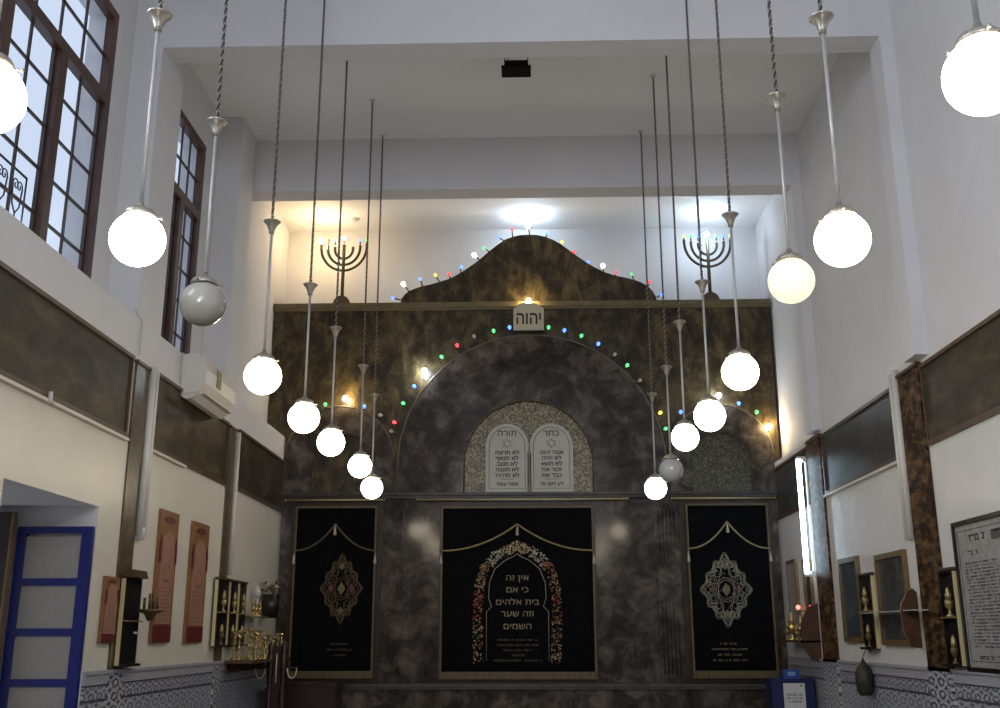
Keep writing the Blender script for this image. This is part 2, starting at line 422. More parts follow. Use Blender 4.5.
window(1, *WINS[2], 2, (5.72, 6.50)); window(2, *WINS[3], 2, (9.10,)); window(3, *WINS[1], 2, (3.3,)); window(4, *WINS[0], 2, (0.9,))

# door recess with blue leaf and dark outer leaf
w = MB()
w.box(-4.9, XO, DY1, DY1+0.15, 0, DZ+0.15).box(-4.9, XO, DY0-0.15, DY0, 0, DZ+0.15).box(-4.9, XO, DY0, DY1, DZ, DZ+0.15).box(-5.0, -4.9, DY0-0.15, DY1+0.15, 0, DZ+0.15)
w.box(-4.9, XO, DY0, DY1, -0.1, 0)
struct(w.build('wall_left_passage', WHITE))
d = bpy.data.objects.new('door_1', None); C.objects.link(d); d['kind'] = 'structure'; d.location = (-3.1, 7.2, 0)
def D(mb, n, m_):
    o = mb.build(n, m_, d); o.location = (3.1, -7.2, 0); return o
f = MB(); xa, xb = -3.57, -3.042
f.box(xa, xa+0.06, 7.19, 7.23, 0.0, 2.345).box(xb-0.075, xb, 7.19, 7.23, 0, 2.345).box(xa+0.06, xb-0.075, 7.19, 7.23, 2.30, 2.345)
zz = [2.30, 1.965, 1.63, 1.30, 0.97, 0.2]
for q in zz[1:]: f.box(xa+0.06, xb-0.075, 7.19, 7.23, q-0.025, q+0.025)
D(f, 'door_frame', BLUE)
for a, b in zip(zz, zz[1:]): D(MB().box(xa+0.06, xb-0.075, 7.205, 7.215, b+0.025, a-0.025), 'frosted_pane', FROST)
d2 = bpy.data.objects.new('door_2', None); C.objects.link(d2); d2['kind'] = 'structure'; d2.location = (-3.7, 7.1, 0)
o = MB().box(-4.3, -3.59, 7.12, 7.17, 0, 2.44).build('door_leaf', mat('near black door', (0.02,0.012,0.009), 0.5), d2); o.location = (3.7, -7.1, 0)
o = MB().box(-3.59, -3.575, 7.115, 7.175, 0, 2.44).build('door_edge', mat('worn door edge', (0.16,0.11,0.06), 0.5), d2); o.location = (3.7, -7.1, 0)

# tile wainscot
def wainscot(n, xa, s, y0, y1):
    t = bpy.data.objects.new('trim_%d' % n, None); C.objects.link(t); t['kind'] = 'structure'
    def B(nm, th, z0, z1, m_):
        a, b = sorted((xa, xa + s * th)); MB().box(a, b, y0, y1, z0, z1).build(nm, m_, t)
    B('tile_field', 0.012, 0, 1.16, TILE); B('tile_border', 0.014, 1.175, 1.265, TILEB); B('dark_line', 0.016, 1.16, 1.175, TILED); B('dark_line', 0.018, 1.265, 1.275, TILED)
    B('tile_cap', 0.022, 1.275, 1.345, TILEC); B('tile_lip', 0.034, 1.345, 1.37, TILEC)
wainscot(1, XL, 1, DY1+0.02, 12.6); wainscot(2, 3.05, -1, Y0, 12.6); wainscot(3, XL, 1, Y0, DY0-0.02)

# dark marble bands and columns
tn = 4
def band(xa, s, y0, y1, z0, z1, m_, sill=True, white_to=None):
    global tn
    t = bpy.data.objects.new('trim_%d' % tn, None); C.objects.link(t); t['kind'] = 'structure'; tn += 1
    def B(nm, th, a, b, c, d_, mm):
        p, q = sorted((xa, xa + s * th)); MB().box(p, q, a, b, c, d_).build(nm, mm, t)
    B('marble_panel', 0.012, y0+0.025, y1-0.025, z0+0.04, z1-0.03, m_)
    B('wood_rail', 0.03, y0, y1, z1-0.03, z1, TRIM); B('wood_rail', 0.03, y0, y1, z0, z0+0.04, TRIM)
    B('wood_stile', 0.026, y0, y0+0.025, z0+0.04, z1-0.03, TRIM); B('wood_stile', 0.026, y1-0.025, y1, z0+0.04, z1-0.03, TRIM)
    if sill: B('white_ledge', 0.045, y0, white_to or y1, z0-0.02, z0, CREAM)
band(XL, 1, Y0, 7.60, 3.045, 3.69, BAND)
band(XL, 1, 8.12, 10.22, 3.055, 3.70, BAND, True, 8.95)
band(XL, 1, 10.62, 12.70, 3.07, 3.71, BAND, False)
band(3.05, -1, Y0, 7.78, 2.98, 3.61, BAND, False)
band(3.05, -1, 8.42, 10.57, 2.975, 3.595, BANDR, True)
band(3.05, -1, 11.16, 12.70, 2.955, 3.58, BANDR, False)
def column(xa, xb, y0, y1, z1, m_=COLM):
    global tn
    t = bpy.data.objects.new('trim_%d' % tn, None); C.objects.link(t); t['kind'] = 'structure'; tn += 1
    a, b = sorted((xa, xb))
    MB().box(a, b, y0, y1, 1.37, z1).build('marble_facing', m_, t)
    s = 1 if xb > xa else -1
    c0, c1 = sorted((xa, xb + s*0.012)); MB().box(c0, c1, y0-0.01, y1+0.01, z1, z1+0.025).build('capping', TRIM, t)
    MB().box(a - (0.004 if s < 0 else 0), b + (0.004 if s > 0 else 0), y0, y1, 0, 1.37).build('tile_strip', STRIP, t)
BANDC = noisy('olive column marble', [(0.03,0.022,0.012),(0.085,0.066,0.036),(0.15,0.12,0.07)], 16, 0.3, 8)
column(XL, XL+0.02, 7.68, 7.95, 3.66, BANDC)
column(XL, XL+0.02, 10.27, 10.50, 3.66, BANDC)
column(3.05, 3.02, 7.80, 8.24, 3.62)
column(3.05, 3.02, 10.62, 11.12, 3.60)

# surface conduits
def conduit(loc, label, segs, m_=PVC):
    t = thing('cable_conduit', loc, label, 'conduit')
    for p in segs:
        g = MB(); g.tube([Vector(q) - Vector(loc) for q in p[0]], p[1], 8); g.build(p[2], m_, t)
conduit((-3.02, 7.98, 2.36), 'white plastic cable pipes running down beside the marble column nearest the blue door',
        [([(-3.015, 7.985, 2.36), (-3.015, 7.985, 3.70)], 0.028, 'pipe'), ([(-3.015, 8.06, 2.36), (-3.015, 8.06, 3.68)], 0.026, 'pipe'), ([(-3.02, 8.02, 2.33), (-3.02, 8.02, 2.42)], 0.04, 'pipe_coupling')])
conduit((-3.02, 10.58, 1.4), 'thin white pipe beside the narrow far marble column on the blue-door side',
        [([(-3.02, 10.56, 2.2), (-3.02, 10.56, 3.66)], 0.022, 'pipe')])
conduit((3.0, 8.3, 2.33), 'white cable trunking on the wall between the speckled column and the long grey marble band',
        [([(3.015, 8.28, 2.33), (3.015, 8.28, 3.70)], 0.03, 'pipe'), ([(3.015, 8.37, 2.33), (3.015, 8.37, 3.68)], 0.024, 'pipe')])
conduit((-3.03, 7.70, 3.7), 'thin pale wire rising from the marble band to the ledge under the large window',
        [([(-3.03, 7.70, 3.72), (-3.03, 7.70, 4.0), (-3.03, 7.52, 4.05)], 0.007, 'wire')])
conduit((-3.03, 8.74, 3.7), 'thin pale wire dropping beside the near end of the air conditioner',
        [([(-3.03, 8.70, 3.75), (-3.03, 8.70, 4.02)], 0.006, 'wire')])
conduit((-3.03, 6.9, 3.1), 'small white cable clip on the ledge under the nearest brown marble band',
        [([(-3.0, 6.25, 3.02), (-3.0, 6.25, 3.09)], 0.014, 'clip'), ([(-3.0, 6.25, 3.03), (-3.0, 6.30, 3.03)], 0.008, 'clip_tail')])

# ------------------------------------------------------------------ pendant lamps
LAMPS = [('L', 2.708, 3.17, 4.17, 'warm'), ('L', 3.931, 3.2, 4.235, 'cool'), ('L', 4.809, 3.208, 4.182, 'off'), ('L', 6.019, 3.142, 4.127, 'warm'),
         ('L', 7.202, 3.132, 4.117, 'warm'), ('L', 8.245, 3.144, 4.097, 'warm'), ('L', 9.73, 3.188, 4.155, 'warm'), ('L', 10.52, 3.089, 4.044, 'warm'),
         ('R', 2.635, 3.145, 4.15, 'warm'), ('R', 3.99, 3.187, 4.203, 'warm'), ('R', 4.811, 3.297, 4.279, 'dim'), ('R', 6.118, 3.168, 4.179, 'warm'),
         ('R', 7.231, 3.131, 4.118, 'warm'), ('R', 8.405, 3.196, 4.171, 'warm'), ('R', 9.318, 3.067, 4.013, 'offg'), ('R', 10.50, 3.066, 4.03, 'warm')]
ORD = ['nearest', 'second nearest', 'third', 'fourth', 'fifth', 'sixth', 'seventh', 'farthest']
GM = {'warm': G_WARM, 'cool': G_COOL, 'off': G_OFF, 'offg': G_OFFG, 'dim': G_DIM}
def pendant(i, side, y, z, zc, kind):
    x = -1.6 if side == 'L' else 1.3
    row = 'the row by the windows' if side == 'L' else 'the row by the windowless wall'
    look = {'warm': 'glowing white globe', 'cool': 'bluish white glowing globe', 'off': 'unlit beige globe', 'offg': 'unlit grey globe', 'dim': 'dim yellow ribbed globe'}[kind]
    z -= 0.02; zc -= 0.02
    t = thing('pendant_lamp', (x, y, z), '%s, %s lamp in %s' % (look, ORD[i], row), 'pendant lamp', 'globe pendant lamps in two rows')
    r = 0.1125
    MB().sphere((0,0,0), r, 40).build('globe', GM[kind], t)
    c = MB(); c.lathe([(0.0, 0.165), (0.012, 0.165), (0.014, 0.15), (0.03, 0.14), (0.058, 0.125), (0.066, 0.112), (0.068, 0.098), (0.062, 0.098), (0.055, 0.112), (0, 0.125)], seg=24)
    for k in range(3):
        a = k * 2 * PI / 3 + 0.4
        c.tube([(0.064*math.cos(a), 0.064*math.sin(a), 0.105), (0.086*math.cos(a), 0.086*math.sin(a), 0.105)], 0.004, 6)
        c.sphere((0.088*math.cos(a), 0.088*math.sin(a), 0.105), 0.007, 8)
    c.build('globe_holder', NICK, t)
    h = zc - z
    MB().tube([(0,0,0.16), (0,0,h-0.05)], 0.0085, 10).build('rod', ROD, t)
    MB().lathe([(0.0, h-0.06), (0.016, h-0.06), (0.018, h-0.04), (0.026, h-0.02), (0.034, h+0.0), (0.050, h+0.016), (0.055, h+0.022), (0.050, h+0.026), (0.02, h+0.018), (0.0, h+0.018)], seg=24).build('ceiling_cup', NICK, t)
    H = ZC - z
    ch = MB(); n = int((H - h) / 0.0085)
    for ph, mi in ((0, 0), (PI, 1)):
        pts = []
        for k in range(n + 1):
            q = h + 0.01 + (H - h - 0.01) * k / n; a = ph + q * 2 * PI / 0.052
            pts.append((0.0055*math.cos(a), 0.0055*math.sin(a), q))
        ch.tube(pts, 0.0052, 5, mi=mi)
    ch.build('twisted_cord', [CHD, CHL], t)
    MB().lathe([(0, H-0.02), (0.02, H-0.02), (0.03, H), (0, H)], seg=16).build('ceiling_hook_plate', PVC, t)
for i, a in enumerate(LAMPS): pendant(i % 8, *a)

# ------------------------------------------------------------------ the ark wall
ark = thing('ark_wall', (0, 12.75, 0), 'marble ark wall with grey arches, brown gold upper panel and curved pediment', 'ark')
ark.location = (0, 0, 0)
YF = 12.75
shape('lower_facing', [[(-3.04, 1.05), (3.04, 1.05), (3.04, 3.25), (-3.04, 3.25)]], YF-0.02, 13.34, GREY, ark)
shape('plinth', [[(-3.04, 0), (3.04, 0), (3.04, 1.0), (-3.04, 1.0)]], YF-0.12, 13.34, GREY, ark)
MB().box(-3.04, 3.04, YF-0.17, YF+0.1, 1.03, 1.06).box(-3.04, 3.04, YF-0.15, YF+0.1, 1.0, 1.03).build('plinth_ledge', noisy('ledge marble', [(0.045,0.04,0.036),(0.09,0.08,0.072)], 6, 0.3), ark)
shape('upper_panel', [[(-3.04, 3.30), (3.04, 3.30), (3.04, 3.67), (3.13, 3.67), (3.13, 5.72), (-3.285, 5.72), (-3.285, 4.03), (-3.04, 4.03)]], YF, 13.34, GOLDM, ark)
MB().box(-3.29, 3.14, YF-0.05, 13.34, 5.72, 5.785).build('cornice', CORN, ark)
MB().box(-3.29, 3.14, YF-0.03, YF, 5.69, 5.72).build('cornice_bead', CORN, ark)
PED = [(-1.646, 5.785), (-1.63,5.86), (-1.583, 5.925), (-1.53,5.965), (-1.453, 5.999), (-1.36,6.03), (-1.257, 6.052), (-1.13,6.09), (-0.996, 6.132), (-0.865,6.205), (-0.734, 6.297), (-0.60,6.40), (-0.471, 6.518), (-0.37,6.60), (-0.272, 6.671), (-0.17,6.71), (-0.073, 6.732), (0.059, 6.738), (0.16,6.73), (0.258, 6.705), (0.36,6.663), (0.454, 6.605), (0.55,6.53), (0.649, 6.448), (0.78,6.35), (0.907, 6.265), (1.03,6.20), (1.165, 6.15), (1.30,6.12), (1.423, 6.085), (1.51,6.05), (1.589, 6.0), (1.65,5.93), (1.687, 5.855), (1.70, 5.785)]
shape('pediment', [PED], YF+0.02, YF+0.16, GOLDM, ark)
# grey arched slabs standing on the ledge, with openings for the mosaics
SL = [(-2.36, 0.69, 3.72), (2.40, 0.64, 3.76)]
CX, CR, CZ = 0.05, 1.665, 3.66
ZL = 3.30
def fullarch(cx, r, z0, zs, n=40, rz=None): return [(cx + r, z0)] + arc(cx, zs, r, 0, 180, n, rz) + [(cx - r, z0)]
nich = fullarch(0.012, 0.80, ZL+0.005, 3.66, 40)
shape('central_arch_slab', [fullarch(CX, CR, ZL, CZ, 60), nich], YF-0.07, YF, GREY, ark)
for cx, r, zs in SL:
    lo = [(x, z) for x, z in fullarch(cx, r, ZL, zs)]
    if cx < 0: lo = [(min(x, CX-CR-0.002), z) for x, z in lo]
    else: lo = [(min(max(x, CX+CR+0.002), 3.035), z) for x, z in lo]
    sn = fullarch(2.40 if cx > 0 else -2.33, 0.36, ZL+0.01, 3.68)
    shape('side_arch_slab', [lo, sn], YF-0.055, YF, GREY, ark)
    shape('side_mosaic', [sn], YF-0.012, YF-0.002, MOSG if cx > 0 else GOLDM, ark)
    MB().tube([(x, YF-0.055, z) for x, z in lo[1:-1]], 0.008, 6).build('side_arch_moulding', ARCHT, ark)
MB().tube([(x, YF-0.07, z) for x, z in fullarch(CX, CR, ZL, CZ, 60)], 0.008, 6).build('arch_moulding', ARCHT, ark)
shape('mosaic_niche', [nich], YF-0.03, YF-0.002, MOSA, ark)
MB().tube([(x, YF-0.072, z) for x, z in nich], 0.008, 6).build('niche_rim', TRIM, ark)
MB().box(-3.04, 3.04, YF-0.15, YF+0.02, 3.265, 3.30).box(-3.04, 3.04, YF-0.11, YF-0.02, 3.235, 3.265).build('shelf_ledge', noisy('ledge grey marble', [(0.03,0.025,0.021),(0.06,0.052,0.045)], 6, 0.35, spec=0.3), ark)
# pilasters
for px0, px1 in ((-1.75, -1.50), (1.53, 1.84)):
    p = MB(); p.box(px0+0.02, px1-0.02, YF-0.055, YF-0.02, 1.06, 3.13)
    k = 5; wd = (px1 - px0 - 0.08) / k
    for i in range(k): p.tube([(px0+0.04+wd*(i+0.5), YF-0.047, 1.16), (px0+0.04+wd*(i+0.5), YF-0.047, 3.08)], wd*0.3, 6)
    p.box(px0, px1, YF-0.075, YF-0.02, 1.06, 1.14); p.build('pilaster', GREY, ark)
    MB().box(px0-0.01, px1+0.01, YF-0.08, YF-0.02, 3.13, 3.17).box(px0+0.01, px1-0.01, YF-0.07, YF-0.02, 3.17, 3.235).build('pilaster_capital', GREY, ark)
# brown frames around the three curtained openings
FRB = noisy('brown frame marble', [(0.018,0.011,0.007),(0.06,0.038,0.02)], 12, 0.35, spec=0.25)
CURT = [(-2.84, -1.86, 1.13, 3.14), (-1.05, 0.785, 1.12, 3.13), (1.93, 2.90, 1.13, 3.15)]
for a, b, z0, z1 in CURT:
    f = MB(); fw = 0.075 if a != -1.05 else 0.03
    f.box(a-fw, a, YF-0.05, YF-0.02, z0-0.06, z1+0.06).box(b, b+fw, YF-0.05, YF-0.02, z0-0.06, z1+0.06).box(a, b, YF-0.05, YF-0.02, z1-0.02, z1+0.06).box(a, b, YF-0.05, YF-0.02, z0-0.06, z0)
    f.build('opening_frame', FRB, ark)

# curtains -------------------------------------------------------------------
random.seed(11)
def medallion(cx, cz, h, wd, y, thr, parent, gems):
    """pointed oval of scrolling metallic thread"""
    m_ = MB(); R = []
    n = 96
    def outl(t, k, sc):
        a = 2*PI*t/n
        r = 1.0 + 0.085*math.cos(12*a) + 0.10*abs(math.cos(a))**8 + 0.10*abs(math.sin(a))**8
        return (cx + k*wd*r*0.9*math.cos(a)*0.5*(1-0.12*abs(math.sin(2*a))), y, cz + k*h*r*0.9*math.sin(a)*0.5*(1-0.10*abs(math.sin(2*a))))
    for k, th in ((1.0, 0.004), (0.93, 0.005), (0.80, 0.003)):
        m_.tube([outl(t, k, 1) for t in range(n)], th, 5, True)
    for i in range(28):           # little loops around the rim
        a = 2*PI*i/28; c = outl(n*i/28, 0.87, 1)
        m_.tube([(c[0] + 0.022*math.cos(q*PI/5), y, c[2] + 0.022*math.sin(q*PI/5)) for q in range(10)], 0.003, 4, True)
    for k in (0.16, 0.20):        # centre oval
        m_.tube([(cx + wd*k*math.cos(2*PI*q/36), y, cz + h*k*0.85*math.sin(2*PI*q/36)) for q in range(36)], 0.0035, 5, True)
    for sx in (-1, 1):
        for sz in (-1, 1):
            for (ox, oz, r0, turns, ph) in ((0.17, 0.24, 0.075, 1.4, 0), (0.26, 0.13, 0.05, 1.5, 1), (0.10, 0.36, 0.05, 1.4, 2), (0.30, 0.05, 0.04, 1.2, 2.5)):
                pts = []
                for q in range(26):
                    th = ph + q/25*turns*2*PI; rr = r0*(1 - 0.75*q/25)*wd/0.55
                    pts.append((cx + sx*(ox*wd + rr*math.cos(th)), y, cz + sz*(oz*h + rr*math.sin(th))))
                m_.tube(pts, 0.0035, 4)
        m_.tube([(cx + sx*wd*(0.0 + 0.16*math.sin(PI*q/20)), y, cz - h*0.44 + h*0.88*q/20) for q in range(21)], 0.0035, 4)
    for i in range(240):
        a = random.uniform(0, 2*PI); k = math.sqrt(random.uniform(0.02, 0.95))
        p = outl(n*a/2/PI, k*0.97, 1)
        m_.sphere((p[0], y, p[2]), random.uniform(0.0025, 0.006), 6)
    m_.build('medallion_embroidery', thr, parent)
    for dx, dz, sx, sz, mi in gems:
        g = MB(); g.prism([(cx+dx*wd-sx, cz+dz*h), (cx+dx*wd, cz+dz*h-sz), (cx+dx*wd+sx, cz+dz*h), (cx+dx*wd, cz+dz*h+sz)], 'y', y+0.004, y-0.002)
        g.build('embroidered_lozenge', [DRED, mat('olive thread', (0.14,0.13,0.04), 0.6)][mi], parent)

def strokes(mb, cx, cz, w_, n, y, hgt=0.014, rnd=random):
    """a line of tiny illegible letters: unequal upright hooks"""
    x = cx - w_/2; st = w_ / n
    for i in range(n):
        if rnd.random() < 0.16: x += st; continue
        a = x + st*0.1; b = x + st*0.82; k = rnd.randrange(4); t = hgt*0.22
        if k != 1: mb.box(a, b, y, y+0.002, cz+hgt-t, cz+hgt)
        if k != 2: mb.box(b-t, b, y, y+0.002, cz, cz+hgt)
        if k in (0, 3): mb.box(a, a+t, y, y+0.002, cz, cz+hgt*(0.7 if k else 1))
        if k in (1, 2): mb.box(a, b, y, y+0.002, cz, cz+t)
        x += st

def curtain(a, b, z0, z1, label, kind):
    t = thing('ark_curtain', (0, 0, 0), label, 'curtain', 'velvet curtains of the ark')
    YC = YF - 0.085
    bm = MB(); nx, nz = 60, 10
    def yw(x, z): return YC + 0.006*math.sin((x-a)/(b-a)*PI*9) * (0.4 + 0.6*(z1-z)/(z1-z0)) + 0.003*math.sin(x*31)
    g = [[[bm.bm.verts.new((a+(b-a)*i/nx, yw(a+(b-a)*i/nx, z0+(z1-z0)*j/nz)+dy, z0+(z1-z0)*j/nz)) for j in range(nz+1)] for i in range(nx+1)] for dy in (0, 0.012)]
    for k in (0, 1):
        for i in range(nx):
            for j in range(nz):
                f = bm.bm.faces.new((g[k][i][j], g[k][i+1][j], g[k][i+1][j+1], g[k][i][j+1])); f.smooth = True
    for i in range(nx):
        for j in (0, nz): bm.bm.faces.new((g[0][i][j], g[0][i+1][j], g[1][i+1][j], g[1][i][j]))
    for j in range(nz):
        for i in (0, nx): bm.bm.faces.new((g[0][i][j], g[0][i][j+1], g[1][i][j+1], g[1][i][j]))
    bm.build('velvet', VELV, t)
    YB = YC - 0.012
    MB().box(a-0.012, b+0.012, YB-0.006, YB+0.004, z0-0.01, z0+0.075).build('bottom_fringe', GFR, t)
    for x0, nm in ((a, 'side_braid'), (b, 'side_braid')):
        MB().box(x0-0.012, x0+0.012, YB-0.004, YB+0.01, z0+0.075, z1-0.02).build(nm, GFR, t)
    MB().box(a-0.01, b+0.01, YB-0.004, YB+0.008, z1-0.02, z1+0.005).build('top_braid', GFR, t)
    cx = (a + b)/2 + (-0.005 if kind != 'mid' else 0.0); zs, zp = z0+(z1-z0)*0.735, z1-0.215
    s = MB()
    for sg in (-1, 1):
        xe = a if sg < 0 else b; pts = []
        for q in range(25):
            u = q/24
            pts.append((cx + (xe-cx)*u, YB-0.004, zp - (zp-zs)*(1-(1-u)**2.1)))
        s.tube(pts, 0.011, 6)
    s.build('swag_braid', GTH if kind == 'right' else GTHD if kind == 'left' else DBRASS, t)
    for xq, zq in ((cx, zp-0.105), (a-0.005, zs-0.13), (b+0.005, zs-0.13)):
        q = MB(); q.lathe([(0, 0.075), (0.008, 0.07), (0.012, 0.05), (0.010, 0.045), (0.015, 0.02), (0.021, -0.03), (0.0, -0.03)], (xq, YB-0.02, zq), 12)
        q.tube([(xq, YB-0.02, zq+0.07), (xq, YB-0.012, zq+0.10)], 0.003, 5); q.build('tassel', TAS, t)
    if kind == 'mid':
        # flowered arch
        cols = [mat('red thread', (0.26,0.03,0.015), .6), mat('orange thread', (0.34,0.13,0.03), .6), mat('green thread', (0.16,0.22,0.05), .6), mat('pale blue thread', (0.30,0.38,0.42), .6), GTH, mat('cream thread', (0.50,0.46,0.32), .6)]
        ax, az = -0.135, 2.02
        def outer(u):   # u 0..1 from lower left round to lower right
            pts = [(-0.46, -0.72), (-0.47, -0.40), (-0.475, -0.10), (-0.46, 0.15), (-0.40, 0.36), (-0.26, 0.52), (-0.10, 0.60), (0, 0.64)]
            full = pts + [(-x, z) for x, z in pts[::-1][1:]]
            k = u*(len(full)-1); i = min(int(k), len(full)-2); f_ = k-i
            return (ax + full[i][0]*(1-f_) + full[i+1][0]*f_, az + full[i][1]*(1-f_) + full[i+1][1]*f_)
        fl = MB()
        for i in range(1000):
            u = random.random(); x, z = outer(u)
            dx, dz = x-ax, (z-az)*0.9
            L_ = math.hypot(dx, dz) or 1; off = random.uniform(-0.065, 0.055)
            if abs(dz) < 0 or z < az: x += off
            else: x += off*dx/L_; z += off*dz/L_
            z += random.uniform(-0.015, 0.015)
            e = abs(u-0.5)*2
            if e < 0.22: mi = random.choice((4, 4, 1, 5))
            elif e < 0.36: mi = random.choice((3, 3, 5, 4))
            elif e < 0.62: mi = random.choice((0, 1, 2, 4, 1))
            elif e < 0.78: mi = random.choice((0, 0, 0, 1, 2))
            else: mi = random.choice((5, 2, 4, 1, 0))
            r = random.uniform(0.004, 0.0105); n_ = 5; ph = random.random()*6
            fl.prism([(x + r*math.cos(ph+2*PI*k/n_), z + r*math.sin(ph+2*PI*k/n_)) for k in range(n_)], 'y', YB+0.004, YB-random.uniform(0.001, 0.004), mi)
        fl.build('flower_embroidery', cols, t)
        inn = [(-0.37, -0.70), (-0.37, -0.14), (-0.31, -0.08), (-0.345, 0.02), (-0.335, 0.2), (-0.27, 0.36), (-0.15, 0.46), (-0.04, 0.51), (0, 0.54)]
        inn = inn + [(-x, z) for x, z in inn[::-1][1:]]
        MB().tube([(ax+x, YB-0.001, az+z) for x, z in inn], 0.0045, 5).build('inner_arch_braid', STH, t)
        MB().tube([(ax+x*1.38, YB-0.001, az+z*1.12) for x, z in inn[4:-4]], 0.0022, 4).build('outer_arch_braid', GTHD, t)
        for k, (s_, z) in enumerate((('אין זה', 2.245), ('כי אם', 2.105), ('בית אלהים', 1.96), ('וזה שער', 1.825), ('השמים', 1.68))):
            text_mesh('inscription', s_, 0.10, mat('worn gold letters', (0.27,0.215,0.12), 0.5, 0.2), (ax, YB, z), t, sx=1.2)
        st = MB()
        for k, w_ in enumerate((0.48, 0.50, 0.34, 0.18, 0.56)): strokes(st, ax, 1.545-0.058*k, w_, int(w_/0.02), YB-0.001, 0.019)
        st.build('small_inscription', GTHD, t)
    else:
        rt = kind == 'right'
        mx, mz = (2.355, 2.13) if rt else (-2.255, 2.155)
        gems = [(-0.27, 0, 0.035, 0.06, 0), (0.27, 0, 0.035, 0.06, 0), (0, 0.33, 0.035, 0.04, 1), (0, -0.33, 0.035, 0.045, 1), (0, 0.0, 0.05, 0.08, 1)]
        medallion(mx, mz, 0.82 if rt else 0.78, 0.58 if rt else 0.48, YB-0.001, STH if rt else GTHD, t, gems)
        st = MB()
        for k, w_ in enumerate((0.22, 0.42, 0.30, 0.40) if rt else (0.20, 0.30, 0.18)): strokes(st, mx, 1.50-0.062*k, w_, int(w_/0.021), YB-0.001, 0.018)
        st.build('small_inscription', GTH if rt else GTHD, t)
curtain(*CURT[0], 'black velvet ark curtain with dim gold medallion, on the candlestick shelf side', 'left')
curtain(*CURT[1], 'wide black velvet ark curtain with flowered arch and gold Hebrew lines', 'mid')
curtain(*CURT[2], 'black velvet ark curtain with bright silver gold medallion, beside the picture wall', 'right')
for a, b, lab in ((-2.98, -1.76, 'thin brass rod over the curtain with the dim medallion'), (-1.36, 1.22, 'long brass rod over the wide central curtain'), (1.75, 3.01, 'bright brass rod over the curtain with the silver medallion')):
    t = thing('curtain_rod', (a, YF-0.13, 3.215), lab, 'curtain rod', 'brass rods above the ark curtains'); L_ = b - a
    MB().tube([(0,0,0), (L_,0,0)], 0.011, 10).build('rod', mat('pale brass rod', (0.55,0.46,0.26), 0.3, 0.4), t)
    for x in (0, L_): MB().sphere((x, 0, 0), 0.018, 12).build('finial', BRASS, t)
    for x in (0.12, L_-0.12): MB().tube([(x, 0, 0), (x, 0.10, 0)], 0.008, 8).lathe([(0.02, -0.004), (0.02, 0.004)], (x, 0.1, 0), 10, dirv=(0,1,0)).build('bracket', BRASS, t)

# tablets --------------------------------------------------------------------
tb = thing('stone_tablets', (0, 0, 0), 'pale twin round-topped stone tablets engraved in black Hebrew before gold mosaic', 'tablets')
def tablet(x0, x1):
    c, r = (x0+x1)/2, (x1-x0)/2
    return [(x1, 3.305)] + arc(c, 3.87, r, 0, 180, 28, 0.29) + [(x0, 3.305)]
YT = YF - 0.10
for x0, x1, nm in ((-0.52, 0.015, 'tablet_left'), (0.03, 0.565, 'tablet_right')):
    shape('tablet_slab', [tablet(x0, x1)], YT, YF-0.03, STONE, tb)
    c = (x0+x1)/2; inner = [(x1-0.045, 3.35)] + arc(c, 3.87, (x1-x0)/2-0.045, 0, 180, 28, 0.245) + [(x0+0.045, 3.35)]
    MB().tube([(x, YT-0.001, z) for x, z in inner], 0.0035, 5, True).build('engraved_border', INK, tb)
    star = MB()
    for ph in (90, 270):
        star.tube([(c + 0.062*math.cos(math.radians(ph+120*k)), YT-0.001, 3.91 + 0.062*math.sin(math.radians(ph+120*k))) for k in range(3)], 0.0042, 4, True)
    star.build('engraved_star', INK, tb)
    MB().box(c-0.09, c+0.09, YT-0.002, YT+0.001, 3.462, 3.467).build('engraved_line', INK, tb)
MB().box(0.0, 0.045, YT, YF-0.03, 3.305, 3.80).build('centre_spine', STONE, tb)
sp = MB()
for k in range(5):
    sp.tube([(0.022 + 0.012*math.cos(q*0.8+k), YT-0.002, 3.38+0.08*k + q*0.010) for q in range(8)], 0.0035, 4)
sp.build('spine_ornament', INK, tb)
for c, head, lines in ((-0.252, 'תורה', ('לא תרצח', 'לא תנאף', 'לא תגנב', 'לא תענה', 'לא תחמד')), (0.298, 'כתר', ('אנכי יהוה', 'לא יהיה', 'לא תשא', 'זכור את', 'כבד את'))):
    text_mesh('engraved_heading', head, 0.11, INK, (c, YT, 4.005), tb, sx=1.05, off=0.0015)
    for k, s_ in enumerate(lines): text_mesh('engraved_words', s_, 0.068, INK, (c, YT, 3.775-0.071*k), tb, sx=1.15, off=0.002)
text_mesh('engraved_words', 'אתה עומד', 0.062, INK, (-0.252, YT, 3.385), tb, sx=1.05, off=0.0018)
text_mesh('engraved_words', 'דע לפני מי', 0.062, INK, (0.298, YT, 3.385), tb, sx=1.05, off=0.0018)

# name plaque over the arch
pl = thing('name_plaque', (0, 0, 0), 'small pale house-shaped plaque with four Hebrew letters at top of central arch', 'plaque')
shape('plaque_body', [[(-0.165, 5.365), (0.225, 5.365), (0.225, 5.66), (0.11, 5.735), (-0.06, 5.735), (-0.165, 5.66)]], YF-0.13, YF-0.06, noisy('yellowed stone', [(0.50,0.44,0.30),(0.60,0.54,0.40)], 5, 0.5), pl)
text_mesh('plaque_letters', 'יהוה', 0.235, INK, (0.03, YF-0.13, 5.455), pl, sx=0.80, off=0.004)
MB().box(-0.165, 0.225, YF-0.14, YF-0.05, 5.365, 5.38).build('plaque_foot', STONE, pl)

